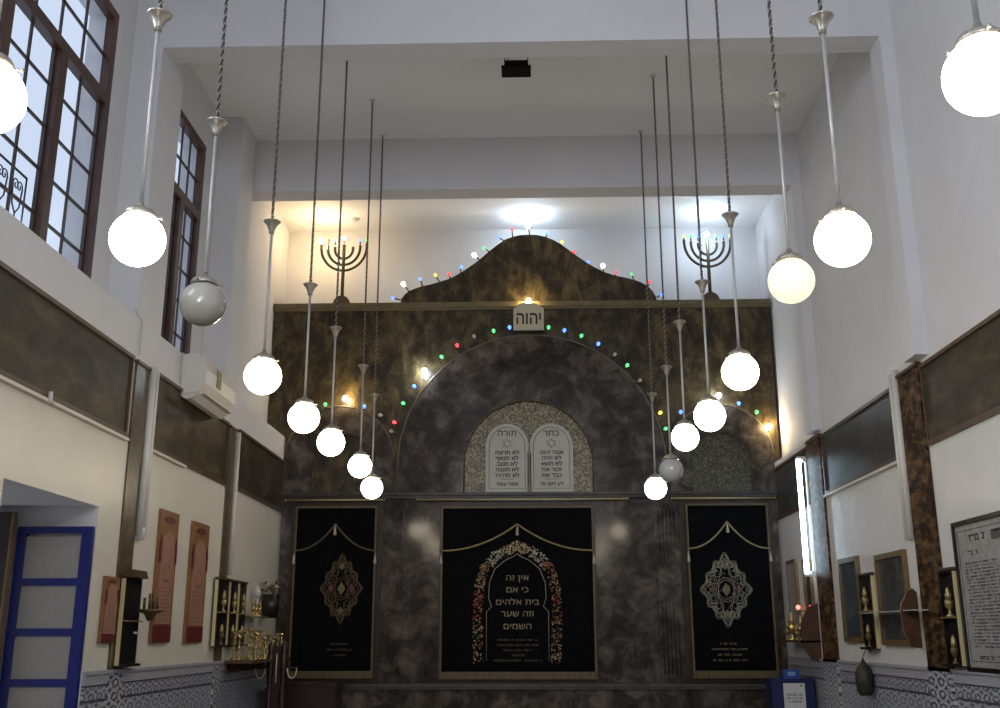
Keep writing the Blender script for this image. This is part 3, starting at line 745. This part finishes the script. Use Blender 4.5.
# ------------------------------------------------------------------ string-light bulbs
GL = 'coloured bulbs on the ark'
def bulb(loc, dirv, col, label, r=0.022, stem=0.07, name='light_bulb'):
    t = thing(name, loc, label, 'light bulb', GL)
    d = Vector(dirv).normalized()
    MB().lathe([(0, r*1.05), (r*0.5, r*0.9), (r*0.9, r*0.4), (r, 0), (r*0.85, -r*0.6), (r*0.5, -r*1.3), (0, -r*1.35)], (0,0,0), 14, dirv=-Vector(d)*-1).build('glass_bulb', BC[col], t)
    MB().tube([-d*r*1.2, -d*(r*1.2+stem)], 0.0085, 8).build('socket', CHD, t)
CN = {'blue': 'blue', 'green': 'green', 'red': 'red', 'yellow': 'yellow', 'white': 'brilliant cool white', 'warm': 'brilliant warm white', 'soft': 'bright white', 'whitebig': 'brilliant cool white', 'unlit': 'unlit pale'}
PB = [(-1.759, 5.895), (-1.619, 6.087), (-1.396, 6.155), (-1.198, 6.208), (-1.014, 6.22), (-0.856, 6.316), (-0.685, 6.483), (-0.552, 6.581), (-0.366, 6.735), (-0.179, 6.846), (0.035, 6.90), (0.299, 6.783), (0.483, 6.653), (0.639, 6.51), (0.82, 6.367), (1.016, 6.315), (1.197, 6.219), (1.393, 6.193), (1.623, 6.079), (1.773, 5.906)]
PC = ['blue', 'soft', 'blue', 'yellow', 'red', 'blue', 'soft', 'green', 'blue', 'red', 'whitebig', 'blue', 'yellow', 'red', 'blue', 'soft', 'red', 'green', 'red', 'blue']
for i, ((x, z), c) in enumerate(zip(PB, PC)):
    best = min(range(len(PED)), key=lambda k: (PED[k][0]-x)**2 + (PED[k][1]-z)**2)
    d = Vector((x-PED[best][0], 0, z-PED[best][1])); L_ = d.length
    if d.z < 0.2*L_ and 0 < i < 19: d = Vector((0, 0, 1))
    w_ = 'window-side' if i < 10 else 'picture-side'
    k = i+1 if i < 10 else 20-i
    zone = ['at the foot', 'near the foot', 'low on the gentle part', 'low on the gentle part', 'on the gentle part', 'where the slope steepens', 'halfway up', 'high up', 'near the top', 'beside the peak'][k-1]
    lab = '%s bulb at the very peak of the curved pediment' % CN[c] if i == 10 else '%s bulb %s, %s side of pediment, %s' % (CN[c], zone, w_.split('-')[0], 'end of string' if k == 1 else 'below %s one' % CN[PC[i+1 if i < 10 else i-1]])
    bulb((x, YF+0.09, z), d, c, lab, 0.03 if c == 'whitebig' else 0.021 if c != 'soft' else 0.026, max(0.03, L_-0.045))
AB = [(-1.653, 4.161,'unlit'), (-1.541, 4.192,'unlit'), (-1.845, 4.277,'unlit'), (-1.559, 4.429,'green'), (-1.425, 4.648,'blue'), (-1.295, 4.849,'white'), (-1.082, 5.031,'green'), (-0.886, 5.181,'red'), (-0.669, 5.298,'unlit'), (-0.42, 5.369,'green'), (-0.215, 5.414,'blue'), (0.285, 5.409,'green'), (0.487, 5.367,'blue'), (0.702, 5.292,'green'), (0.915, 5.184,'blue'), (1.12, 5.044,'unlit'), (1.273, 4.899,'green'), (1.423, 4.702,'unlit'), (1.559, 4.495,'green'), (1.662, 4.283,'yellow'), (1.721, 4.08,'green')]
AB[0] = (-1.70, 4.07, 'unlit'); AB[1] = (-1.665, 4.185, 'red')
for i, (x, z, c) in enumerate(AB):
    if i == 2: lab = 'small unlit pale bulb between the window-side arch and central arch'
    else:
        j = (i if i < 11 else 21 - i)
        zone = ['at the foot', 'at the foot', 'low', 'low', 'partway up', 'halfway up', 'above halfway', 'high', 'near the top', 'close to the plaque', 'touching the name plaque'][min(j, 10)]
        up = AB[i+1 if i < 10 else i-1][2] if i not in (10, 11) else 'unlit'
        lab = '%s bulb %s, %s side of central arch' % (CN[c], zone, 'window' if i < 11 else 'picture') + ('' if i in (10, 11) else ', below %s one' % CN[up])
    d = Vector((x-CX, -1.2, z-CZ)); rr = 0.034 if c == 'white' else 0.024
    bulb((x, YF-0.125, z), Vector((x-CX, -2.2, z-CZ)) if c != 'unlit' else Vector((x-CX, -0.3, z-CZ)), c, lab, rr, 0.05)
for x, z, c, lab in ((-2.544, 4.424, 'green', 'green bulb on the window-side small arch'), (-2.294, 4.499, 'warm', 'brilliant warm bulb crowning the window-side small arch'), (-2.05, 4.394, 'blue', 'blue bulb on the shoulder of the window-side small arch'),
                     (1.917, 4.294, 'blue', 'blue bulb between central arch and picture-side small arch'), (2.40, 4.50, 'white', 'brilliant cool bulb crowning the picture-side small arch'), (2.642, 4.397, 'blue', 'blue bulb on the picture-side small arch'),
                     (2.857, 4.287, 'green', 'green bulb on the outer shoulder of the picture-side small arch'), (3.0, 4.10, 'warm', 'brilliant warm bulb where the picture-side small arch meets the side wall')):
    bulb((x, YF-0.115, z), (0.0, -1.5, 1.0), c, lab, 0.032 if c in ('warm', 'white') else 0.024, 0.05)
bulb((0.03, YF-0.10, 5.775), (0, 0, 1), 'warm', 'brilliant warm bulb standing on the Hebrew name plaque', 0.032, 0.02)

# ------------------------------------------------------------------ menorahs on the cornice
def menorah(cx, label, cols):
    t = thing('menorah', (cx, YF+0.06, 5.785), label, 'menorah', 'bronze menorahs on the cornice')
    sm = MB(); sm.tube([(0,0,0.10), (0,0,0.85)], 0.022, 10); sm.build('stem', BRONZE, t)
    b = MB(); b.prism([(0.115*math.cos(PI*k/20), 0.13*math.sin(PI*k/20)) for k in range(21)], 'y', -0.035, 0.035); b.build('base', BRONZE, t)
    for r, zc in ((0.12, 0.79), (0.215, 0.81), (0.305, 0.83)):
        bb = MB(); bb.tube([(r*math.cos(PI + PI*k/24), 0, zc + (r*1.12)*math.sin(PI + PI*k/24)*1.0) for k in range(25)], 0.018, 8)
        for sx in (-1, 1): bb.tube([(sx*r, 0, zc), (sx*r, 0, zc+0.03)], 0.019, 8)
        bb.build('arms', BRONZE, t)
    xs = [-0.305, -0.215, -0.12, 0, 0.12, 0.215, 0.305]
    for x, c in zip(xs, cols):
        if c is None: continue
        r = 0.03 if 'big' in c else 0.020
        zb = 0.945 if x == 0 else 0.915
        MB().lathe([(0, r*1.3), (r*0.6, r*0.9), (r, 0), (r*0.8, -r*0.7), (r*0.4, -r*1.3), (0, -r*1.3)], (x, 0, zb), 14).build('bulb', BC[c], t)
        MB().tube([(x, 0, zb-r*1.2), (x, 0, zb-0.06)], 0.009, 8).build('socket', CHD, t)
menorah(-2.42, 'seven-armed bronze menorah in warm light over the dim-medallion curtain', ['warmbig', 'red', 'blue', 'soft', None, 'blue', 'green'])
menorah(2.40, 'seven-armed bronze menorah in cool light over the silver-medallion curtain', ['yellow', 'green', 'blue', 'whitebig', 'green', 'blue', 'yellow'])

# floodlight under the ceiling
fl = thing('floodlight', (-0.075, 8.75, 7.05), 'small black floodlight on a wire bracket under the ceiling between the beams', 'floodlight')
b = MB(); b.tube([(-0.11, 0, 0), (-0.11, 0, -0.21)], 0.005, 6).tube([(0.11, 0, 0), (0.11, 0, -0.21)], 0.005, 6).tube([(-0.11, 0, -0.005), (0.11, 0, -0.005)], 0.006, 6); b.build('bracket', BLKM, fl)
b = MB(); b.prism([(-0.06, -0.18), (0.05, -0.18), (0.08, -0.26), (-0.09, -0.27)], 'x', -0.11, 0.11); b.build('housing', mat('matt black housing', (0.006,0.006,0.006), 0.8, 0, 0.1), fl)
b = MB(); b.prism([(-0.13, -0.275), (0.10, -0.255), (0.10, -0.27), (-0.13, -0.292)], 'x', -0.14, 0.14); b.build('front_rim', mat('matt black rim', (0.004,0.004,0.004), 0.8, 0, 0.1), fl)
MB().tube([(-0.06, 0, 0.0), (-0.09, -0.03, -0.1), (-0.08, 0, -0.17)], 0.004, 5).build('cable', BLKM, fl)
bc = MB(); bc.lathe([(0, -0.02), (0.05, -0.02), (0.055, 0), (0, 0)], seg=18)
o = tag(bc.build('ceiling_disc', PVC), 'tiny flat disc on the alcove ceiling above the warm-lit menorah', 'ceiling fitting'); o.location = (-2.3, 12.9, 7.05)

# air conditioner
ac = thing('air_conditioner', (XL, 8.75, 3.62), 'white wall air conditioner above the brown marble band, under the far window', 'air conditioner')
prof = [(0.0, 0.03), (0.0, 0.40), (0.13, 0.41), (0.20, 0.36), (0.225, 0.26), (0.22, 0.14), (0.17, 0.05), (0.10, 0.0), (0.04, 0.0)]
b = MB(); L_ = 0.92
va = [b.bm.verts.new((x, 0, z)) for x, z in prof]; vb = [b.bm.verts.new((x, L_, z)) for x, z in prof]
b.bm.faces.new(va); b.bm.faces.new(vb[::-1])
for i in range(len(prof)):
    j = (i+1) % len(prof); f = b.bm.faces.new((va[i], vb[i], vb[j], va[j]))
b.build('casing', ACW, ac)
MB().prism([(x*1.03, z*1.0+0.0) for x, z in [(0.005,0.035),(0.005,0.395),(0.128,0.40),(0.193,0.355),(0.218,0.26),(0.213,0.145),(0.165,0.055)]], 'y', -0.012, 0.0).build('end_cap', ACW, ac)
MB().box(0.222, 0.232, 0.30, 0.42, 0.17, 0.33).build('energy_label', mat('olive label', (0.22,0.18,0.07), 0.5), ac)
MB().box(0.10, 0.215, 0.05, L_-0.05, 0.045, 0.055).build('air_flap', PVC, ac)

# ------------------------------------------------------------------ left wall things
def memorial(y0, y1, z0, z1, label):
    t = thing('memorial_plaque', (XL+0.008, y0, z0), label, 'plaque', 'orange brown wooden plaques'); w_, h = y1-y0, z1-z0
    MB().box(0, 0.025, 0, w_, 0, h).build('board', ORW, t)
    pts = [(w_*0.88, h*0.14), (w_*0.88, h*0.66)] + [(w_/2 + w_*0.34*math.cos(PI*k/16), h*0.72 + w_*0.30*math.sin(PI*k/16)) for k in range(17)] + [(w_*0.12, h*0.66), (w_*0.12, h*0.14)]
    MB().prism(pts, 'x', 0.024, 0.030).build('pink_panel', PINK, t)
    for a, b in ((0.02, 0.14), (0.86, 0.98)):
        MB().prism([(w_*a, h*0.60), (w_*b, h*0.60), (w_*b, h*0.74), (w_*(a+b)/2, h*0.80), (w_*a, h*0.74)], 'x', 0.024, 0.032).build('painted_column', DRED, t)
    MB().box(0.024, 0.033, w_*0.03, w_*0.97, h*0.01, h*0.13).build('red_foot', DRED, t)
    s = MB(); n = 9
    for k in range(n):
        z = h*(0.17 + 0.27*k/n); s.box(0.029, 0.0315, w_*0.2, w_*0.8, z, z+h*0.006)
    s.tube([(0.030, w_/2 + w_*0.16*math.cos(2*PI*k/20), h*0.52 + w_*0.16*math.sin(2*PI*k/20)) for k in range(20)], 0.003, 5, True)
    s.box(0.029, 0.0315, w_*0.35, w_*0.65, h*0.455, h*0.475)
    s.build('lettering', mat('brown lettering', (0.20,0.09,0.06), 0.5), t)
    MB().prism([(w_/2 + w_*0.30*math.cos(2*PI*k/20), h*0.93 + h*0.028*math.sin(2*PI*k/20)) for k in range(20)], 'x', 0.024, 0.030).build('top_emblem', mat('rust emblem', (0.10,0.025,0.012), 0.5), t)
memorial(7.45, 7.70, 1.555, 2.02, 'short orange plaque beside the blue door')
memorial(8.46, 8.90, 1.55, 2.62, 'tall orange plaque nearer the blue door, with pink arched panel')
memorial(9.30, 9.78, 1.545, 2.61, 'tall orange plaque farther from the blue door, next to the display cases')

def oil_lamp(parent, x, y, z, s=1.0, m_=BRASS):
    q = MB(); q.lathe([(0, 0), (0.030*s, 0), (0.032*s, 0.008*s), (0.012*s, 0.02*s), (0.010*s, 0.05*s), (0.030*s, 0.075*s), (0.034*s, 0.10*s), (0.028*s, 0.125*s), (0.0, 0.125*s)], (x, y, z), 14)
    q.build('lamp_cup', m_, parent)
    q = MB(); q.lathe([(0.0, 0), (0.020*s, 0.0), (0.026*s, 0.03*s), (0.018*s, 0.06*s), (0.010*s, 0.085*s), (0.0, 0.10*s)], (x, y, z+0.125*s), 12)
    q.build('lamp_chimney', DBRASS, parent)

def vitrine(sx, x, y0, y1, z0, z1, depth, label, lamp=True, group='black memorial lamp cases'):
    """shallow wall case: black inside, pale gold near side, lamps on a small shelf"""
    t = thing('display_case', (x, y0, z0), label, 'display case', group); w_, h = y1-y0, z1-z0
    X = lambda a, b: sorted((sx*a, sx*b))
    b = MB(); x0, x1 = X(0, 0.012); b.box(x0, x1, 0, w_, 0, h)
    x0, x1 = X(0.012, depth)
    b.box(*X(0.012, max(depth, 0.072)), 0, w_, 0, 0.02).box(x0, x1, 0, w_, h-0.02, h).box(x0, x1, w_-0.015, w_, 0.02, h-0.02).box(x0, x1, 0, 0.008, 0.02, h-0.02)
    b.build('case', BLACK, t)
    x0, x1 = X(0.004, depth+0.004); MB().box(x0, x1, -0.012, 0.0, 0.01, h-0.01).build('gold_side', CREAMG, t)
    x0, x1 = X(0, depth+0.012); MB().box(x0, x1, -0.02, w_+0.01, h, h+0.018).build('case_top', TRIM, t)
    x0, x1 = X(0.012, max(depth*0.95, 0.07)); MB().box(x0, x1, 0.01, w_-0.015, h*0.50, h*0.50+0.01).build('case_shelf', DBRASS, t)
    if lamp:
        oil_lamp(t, sx*0.04, w_*0.5, h*0.5+0.01, 0.95, DBRASS)
        oil_lamp(t, sx*0.038, w_*0.5, 0.02, 0.9, DKB)
    return t
t = vitrine(1, XL+0.024, 7.76, 8.10, 1.385, 2.03, 0.03, 'tall black lamp case with gold strip under the marble column by the blue door', lamp=False)
# its bowl bracket with candles
q = MB(); q.lathe([(0, 0), (0.02, 0.0), (0.045, 0.05), (0.10, 0.07), (0.10, 0.085), (0, 0.085)], (0.155, 0.22, 0.33), 18); q.build('lamp_bowl', DKB, t)
for k, (dx, dy) in enumerate(((-0.05, 0), (0, -0.03), (0.04, 0.03), (0.0, 0.05))):
    MB().tube([(0.155+dx, 0.22+dy, 0.415), (0.155+dx, 0.22+dy, 0.50+0.03*(k % 2))], 0.011, 8).build('small_candle', DKB, t)
q = MB(); q.prism([(-0.03, 0.645), (0.33, 0.645), (0.28, 0.70), (0.02, 0.70)], 'x', 0.0, 0.08); q.build('case_hood', TRIM, t)
MB().box(0.05, 0.055, 0.20, 0.26, 0.235, 0.25).build('white_tag', LABEL, t)
vitrine(1, XL+0.024, 10.10, 10.48, 1.50, 2.14, 0.03, 'black lamp case with gold strip, first of the three beyond the tall orange plaques')
vitrine(1, XL+0.01, 10.59, 10.86, 1.50, 2.14, 0.03, 'black lamp case with gold strip, middle one of the three beyond the orange plaques')
vitrine(1, XL+0.01, 10.93, 11.20, 1.50, 2.14, 0.03, 'black lamp case with gold strip, last of the three beyond the orange plaques')

# far corner: lamp bracket, flower bucket, candlestick shelf, chair
t = thing('wall_shelf', (-3.04, 10.55, 1.37), 'narrow dark shelf carrying crowded brass candlesticks in the corner by the ark', 'shelf')
MB().box(0, 0.30, 0, 1.75, -0.03, 0).build('board', TRIM, t)
MB().box(0, 0.03, 0.1, 1.6, -0.12, -0.03).build('rail', TRIM, t)
def candlestick(x, y, z, h, label, m_=BRASS, arms=False):
    t = thing('candlestick', (x, y, z), label, 'candlestick', 'brass candlesticks on the corner shelf')
    r = 0.035
    MB().lathe([(0, 0), (r, 0), (r, 0.008), (r*0.5, 0.022), (0.008, 0.03)], (0,0,0), 14).build('foot', m_, t)
    pr = [(0.008, 0.03)]
    n = 4
    for k in range(n):
        z0 = 0.03 + (h-0.06)*k/n; dz = (h-0.06)/n; pr += [(0.007, z0+dz*0.1), (0.016 if k % 2 else 0.012, z0+dz*0.5), (0.007, z0+dz*0.9)]
    pr += [(0.0, h-0.03)]
    MB().lathe(pr, (0,0,0), 12).build('stem', m_, t)
    MB().lathe([(0, h-0.035), (0.012, h-0.03), (0.028, h-0.012), (0.024, h), (0.012, h), (0, h-0.005)], (0,0,0), 14).build('cup', m_, t)
    if arms:
        MB().tube([(0, -0.07, h-0.01), (0, -0.05, h-0.07), (0, 0, h-0.09), (0, 0.05, h-0.07), (0, 0.07, h-0.01)], 0.007, 8).build('arms', m_, t)
        for s in (-1, 1): MB().lathe([(0, 0), (0.02, 0.01), (0.018, 0.025), (0, 0.02)], (0, s*0.07, h-0.02), 10).build('cup', m_, t)
ordn = ['first', 'second', 'third', 'fourth', 'fifth', 'sixth', 'seventh', 'eighth', 'ninth', 'tenth']
random.seed(5)
for row, dx in (('wall-side', -0.07), ('room-side', 0.08)):
    for i in range(8):
        arm = (i + (dx > 0)) % 3 == 1
        candlestick(-2.90 + dx, 10.70 + 0.19*i + (0.09 if dx > 0 else 0), 1.37, random.uniform(0.20, 0.31), '%s brass candlestick, %s from the lamp cases, %s row of corner shelf' % ('two-armed' if arm else 'plain', ordn[i], row), BRASS if i % 2 else DBRASS, arm)
t = thing('lamp_bracket', (-3.04, 11.25, 1.80), 'small brass wall bracket with glass oil lamps above the candlestick shelf', 'lamp bracket')
MB().box(0, 0.16, 0, 0.42, 0, 0.015).build('plate', DBRASS, t)
for k in range(3): oil_lamp(t, 0.08, 0.07+0.14*k, 0.015, 0.75)
MB().tube([(0.08, 0.21, 0.10), (0.08, 0.21, 0.20)], 0.012, 8).lathe([(0, 0), (0.035, 0.02), (0.04, 0.07), (0.02, 0.12), (0, 0.13)], (0.08, 0.21, 0.20), 12).build('glass_chimney', GLASS, t)
t = thing('flower_bucket', (-2.93, 11.95, 1.80), 'black wall bucket of dried flowers in the corner beside the ark', 'flower pot')
MB().lathe([(0, 0), (0.085, 0), (0.10, 0.26), (0.092, 0.26), (0.08, 0.03), (0, 0.03)], seg=20).build('bucket', BLACK, t)
FLW = [mat('dried pink petals', (0.30,0.16,0.13), .7), mat('dried cream petals', (0.36,0.32,0.24), .7), mat('dry leaf', (0.06,0.07,0.03), .7)]
fw = MB(); random.seed(3)
for k in range(26):
    a = random.uniform(0, 2*PI); r = random.uniform(0, 0.10); z = random.uniform(0.27, 0.40)
    fw.sphere((r*math.cos(a), r*math.sin(a)*1.1, z), random.uniform(0.014, 0.03), 8, random.randrange(3))
fw.build('flowers', FLW, t)
t = thing('wooden_stand', (-2.70, 11.45, 0), 'dark red turned wooden stand with pale curved hooks beside the candlestick shelf', 'stand')
for x in (-0.07, 0.07):
    q = MB(); q.lathe([(0, 0), (0.035, 0), (0.04, 0.3), (0.03, 0.6), (0.04, 1.0), (0.028, 1.1), (0.042, 1.25), (0.045, 1.38), (0.03, 1.45), (0.04, 1.5), (0, 1.56)], (x, 0, 0), 14); q.build('post', REDW, t)
MB().box(-0.07, 0.07, -0.015, 0.015, 0.20, 1.50).build('panel', REDW, t)
MB().box(-0.16, 0.16, -0.12, 0.12, 0, 0.05).build('foot', REDW, t)
for cx_ in (-0.17, 0.17):
    MB().tube([(cx_-0.05*math.cos(PI*k/12), -0.03, 1.27 - 0.10*math.sin(PI*k/12)) for k in range(13)], 0.007, 6).build('hook', TAS, t)
MB().box(-0.23, 0.23, -0.03, -0.01, 1.265, 1.285).build('hook_bar', REDW, t)
MB().tube([(0, -0.03, 1.12), (0, -0.03, 1.42)], 0.007, 6).build('bead_string', TAS, t)
tb_ = thing('side_table', (-2.75, 12.1, 0), 'dark red cloth-covered low table edge under the dim-medallion curtain', 'table')
MB().box(-0.12, 0.62, -0.2, 0.3, 1.06, 1.10).build('tabletop', REDW, tb_)
MB().box(-0.10, 0.60, -0.18, 0.28, 0.0, 1.06).build('cabinet_body', REDW, tb_)

# ------------------------------------------------------------------ right wall things
XW = 3.044
def framed(y0, y1, z0, z1, label, fm, pm, fw=0.045, dep=0.035, x=XW, group='framed pictures on the windowless wall'):
    t = thing('framed_picture', (x, y0, z0), label, 'picture', group); w_, h = y1-y0, z1-z0
    f = MB(); f.box(-dep, 0, 0, fw, 0, h).box(-dep, 0, w_-fw, w_, 0, h).box(-dep, 0, fw, w_-fw, 0, fw).box(-dep, 0, fw, w_-fw, h-fw, h)
    f.build('frame', fm, t)
    MB().box(-dep*0.5, 0, fw, w_-fw, fw, h-fw).build('picture', pm, t)
    return t, w_, h
framed(8.50, 9.22, 1.52, 2.27, 'brown framed dark picture between the speckled column and narrow lamp case', FRAMEW, PICG)
framed(9.72, 10.30, 1.54, 2.31, 'golden framed bluish picture reflecting the tube light, beside the dark column', FRAMEW, PICB)
framed(11.34, 11.64, 1.60, 2.40, 'narrow framed picture just behind the lit fluorescent tube', FRAMEW, PICG, 0.03)
framed(11.95, 12.35, 1.60, 2.44, 'thin golden framed paper in the corner by the silver-medallion curtain', FRAMEW, PAPER, 0.03)
t, w_, h = framed(6.05, 7.50, 1.36, 2.37, 'large black framed printed Hebrew sheet beside the gold-edged lamp case', BLACK, PAPER, 0.03, 0.03)
s = MB(); random.seed(9)
def wallstrokes(mb, yc, zc, wd, n, hh, xx):
    st = wd/n; y = yc-wd/2
    for i in range(n):
        if random.random() < 0.2: y += st; continue
        k = random.randrange(3); tt = hh*0.25
        mb.box(xx, xx+0.003, y, y+st*0.75, zc+hh-tt, zc+hh)
        if k: mb.box(xx, xx+0.003, y, y+tt, zc, zc+hh)
        if k == 2: mb.box(xx, xx+0.003, y, y+st*0.75, zc, zc+tt)
        y += st
xx = -0.0185
s.tube([(xx, y, z) for y, z in ((0.07, 0.07), (w_-0.07, 0.07), (w_-0.07, h-0.07), (0.07, h-0.07))], 0.002, 4, True)
for yc in (0.35, 0.72, 1.09): wallstrokes(s, yc, h-0.15, 0.26, 6, 0.045, xx)
s.box(xx, xx+0.003, w_/2-0.12, w_/2+0.12, h-0.165, h-0.10)
for yc in (0.3, 1.15): wallstrokes(s, yc, h-0.24, 0.20, 5, 0.03, xx)
for k in range(26):
    z = h-0.30-0.022*k
    wallstrokes(s, 0.40, z, 0.52, 34, 0.010, xx); wallstrokes(s, 1.05, z, 0.52, 34, 0.010, xx)
s.box(xx, xx+0.003, w_/2-0.003, w_/2+0.003, 0.10, h-0.28)
wallstrokes(s, w_/2, 0.085, 1.1, 40, 0.022, xx)
s.build('printed_text', mat('faded print', (0.07,0.07,0.07), 0.6), t)

vitrine(-1, XW, 7.525, 7.79, 1.385, 2.05, 0.045, 'wide gold-edged black lamp case between the speckled column and black framed sheet')
vitrine(-1, XW, 9.36, 9.70, 1.48, 2.12, 0.03, 'narrow gold-edged black lamp case between the two brown framed pictures')
# glass shelf with carved bracket across the speckled column
t = thing('glass_shelf', (3.0, 7.95, 1.78), 'thin glass shelf with carved brown wooden bracket on the speckled column', 'shelf')
MB().box(-0.12, 0.0, 0.10, 1.35, 0, 0.008).build('glass', GLASS, t)
prof = [(0.0, -0.27), (0.08, -0.26), (0.12, -0.16), (0.13, 0.0), (0.12, 0.06), (0.09, 0.10), (0.07, 0.15), (0.03, 0.17), (0.0, 0.14)]
MB().prism([(-x, z) for x, z in prof], 'y', 0.30, 0.33).build('bracket', CLAYW, t)
MB().tube([(-x-0.004, 0.315, z) for x, z in prof], 0.006, 6).build('bracket_edge', FRAMEW, t)
# whitish jar standing on it
# hanging dark lantern
t = thing('hanging_lantern', (2.96, 9.62, 1.09), 'dark pointed metal lantern hung below the narrow lamp case', 'lantern')
MB().lathe([(0, 0), (0.05, 0.0), (0.075, 0.04), (0.082, 0.16), (0.07, 0.22), (0.03, 0.27), (0.008, 0.31), (0.0, 0.33)], seg=8).build('body', noisy('tarnished bronze', [(0.02,0.016,0.012),(0.06,0.045,0.03)], 14, .5, metal=.3), t)
MB().tube([(0, 0, 0.32), (0.02, -0.06, 0.40), (0.05, -0.08, 0.37)], 0.004, 5).build('hook', BLKM, t)
# corner lamps shelf
t = thing('corner_shelf', (XW, 11.25, 1.55), 'small dark corner shelf with brass lamps below the red lamp', 'shelf')
MB().box(-0.20, 0, 0, 1.1, -0.02, 0).build('board', TRIM, t)
prof = [(0.0, -0.22), (0.10, -0.20), (0.20, -0.02), (0.20, 0.10), (0.16, 0.24), (0.10, 0.34), (0.0, 0.38)]
MB().prism([(-x, z) for x, z in prof], 'y', 0.0, 0.03).build('carved_side', CLAYW, t)
for k in range(5):
    h = (0.20, 0.26, 0.17, 0.30, 0.22)[k]
    q = thing('brass_lamp', (2.93, 11.36+0.2*k, 1.55), '%s brass lamp on the small corner shelf, number %d from the dark column' % (('short', 'tall', 'squat', 'tallest', 'slim')[k], k+1), 'oil lamp', 'brass lamps on the corner shelf')
    oil_lamp(q, 0, 0, 0, h/0.22, BRASS if k % 2 else DBRASS)
t = thing('red_lamp', (2.96, 11.74, 1.90), 'small glowing red memorial lamp above the corner shelf', 'lamp')
MB().sphere((0,0,0), 0.024, 14).build('red_glass', emis('glowing red glass', (1.0,0.10,0.08), 6.0), t)
MB().lathe([(0, -0.06), (0.03, -0.05), (0.035, -0.022), (0.02, -0.02), (0, -0.02)], (0,0,0), 14).build('lamp_base', DBRASS, t)
MB().tube([(0, 0, -0.04), (0.084, 0, -0.04)], 0.006, 6).build('wall_arm', DBRASS, t)
# fluorescent tube
t = thing('tube_light', (2.945, 11.20, 2.20), 'bright vertical fluorescent tube fixed beside the dark column', 'tube light')
MB().tube([(0, 0, 0.03), (0, 0, 1.25)], 0.026, 14).build('tube', TUBEM, t)
MB().box(0.04, 0.099, -0.012, 0.03, 0.0, 0.06).box(0.04, 0.099, -0.012, 0.03, 1.22, 1.28).box(0.07, 0.10, 0.0, 0.03, 0.06, 1.22).build('housing', PVC, t)
for z in (0.0, 1.25): MB().box(-0.02, 0.035, -0.02, 0.02, z, z+0.03).build('end_cap', PVC, t)
# donation box
t = thing('donation_box', (2.56, 11.5, 0), 'navy blue box with white printed paper label below the silver-medallion curtain', 'box')
MB().box(0, 0.44, 0, 0.3, 0.0, 1.135).build('box_body', NAVY, t)
MB().box(-0.01, 0.45, -0.01, 0.31, 1.135, 1.16).build('lid', NAVY, t)
MB().box(0.12, 0.345, -0.004, 0, 0.86, 1.115).build('paper_label', LABEL, t)
s = MB(); random.seed(21)
for k in range(3): strokes(s, 0.235, 0.99-0.035*k, 0.17, 11, -0.0055, 0.018)
s.lathe([(0, 0), (0.010, 0), (0.010, 0.002), (0, 0.002)], (0.31, -0.006, 1.09), 12, dirv=(0,1,0))
s.build('label_print', INK, t)
t = thing('blue_carton', (2.70, 11.52, 1.16), 'small blue carton standing on the navy box', 'box')
MB().box(0, 0.17, 0, 0.12, 0, 0.09).build('carton', mat('bright blue card', (0.02,0.07,0.30), 0.4), t)
MB().box(0.04, 0.12, -0.003, 0, 0.03, 0.07).build('white_print', mat('pale blue print', (0.2,0.3,0.5), .5), t)
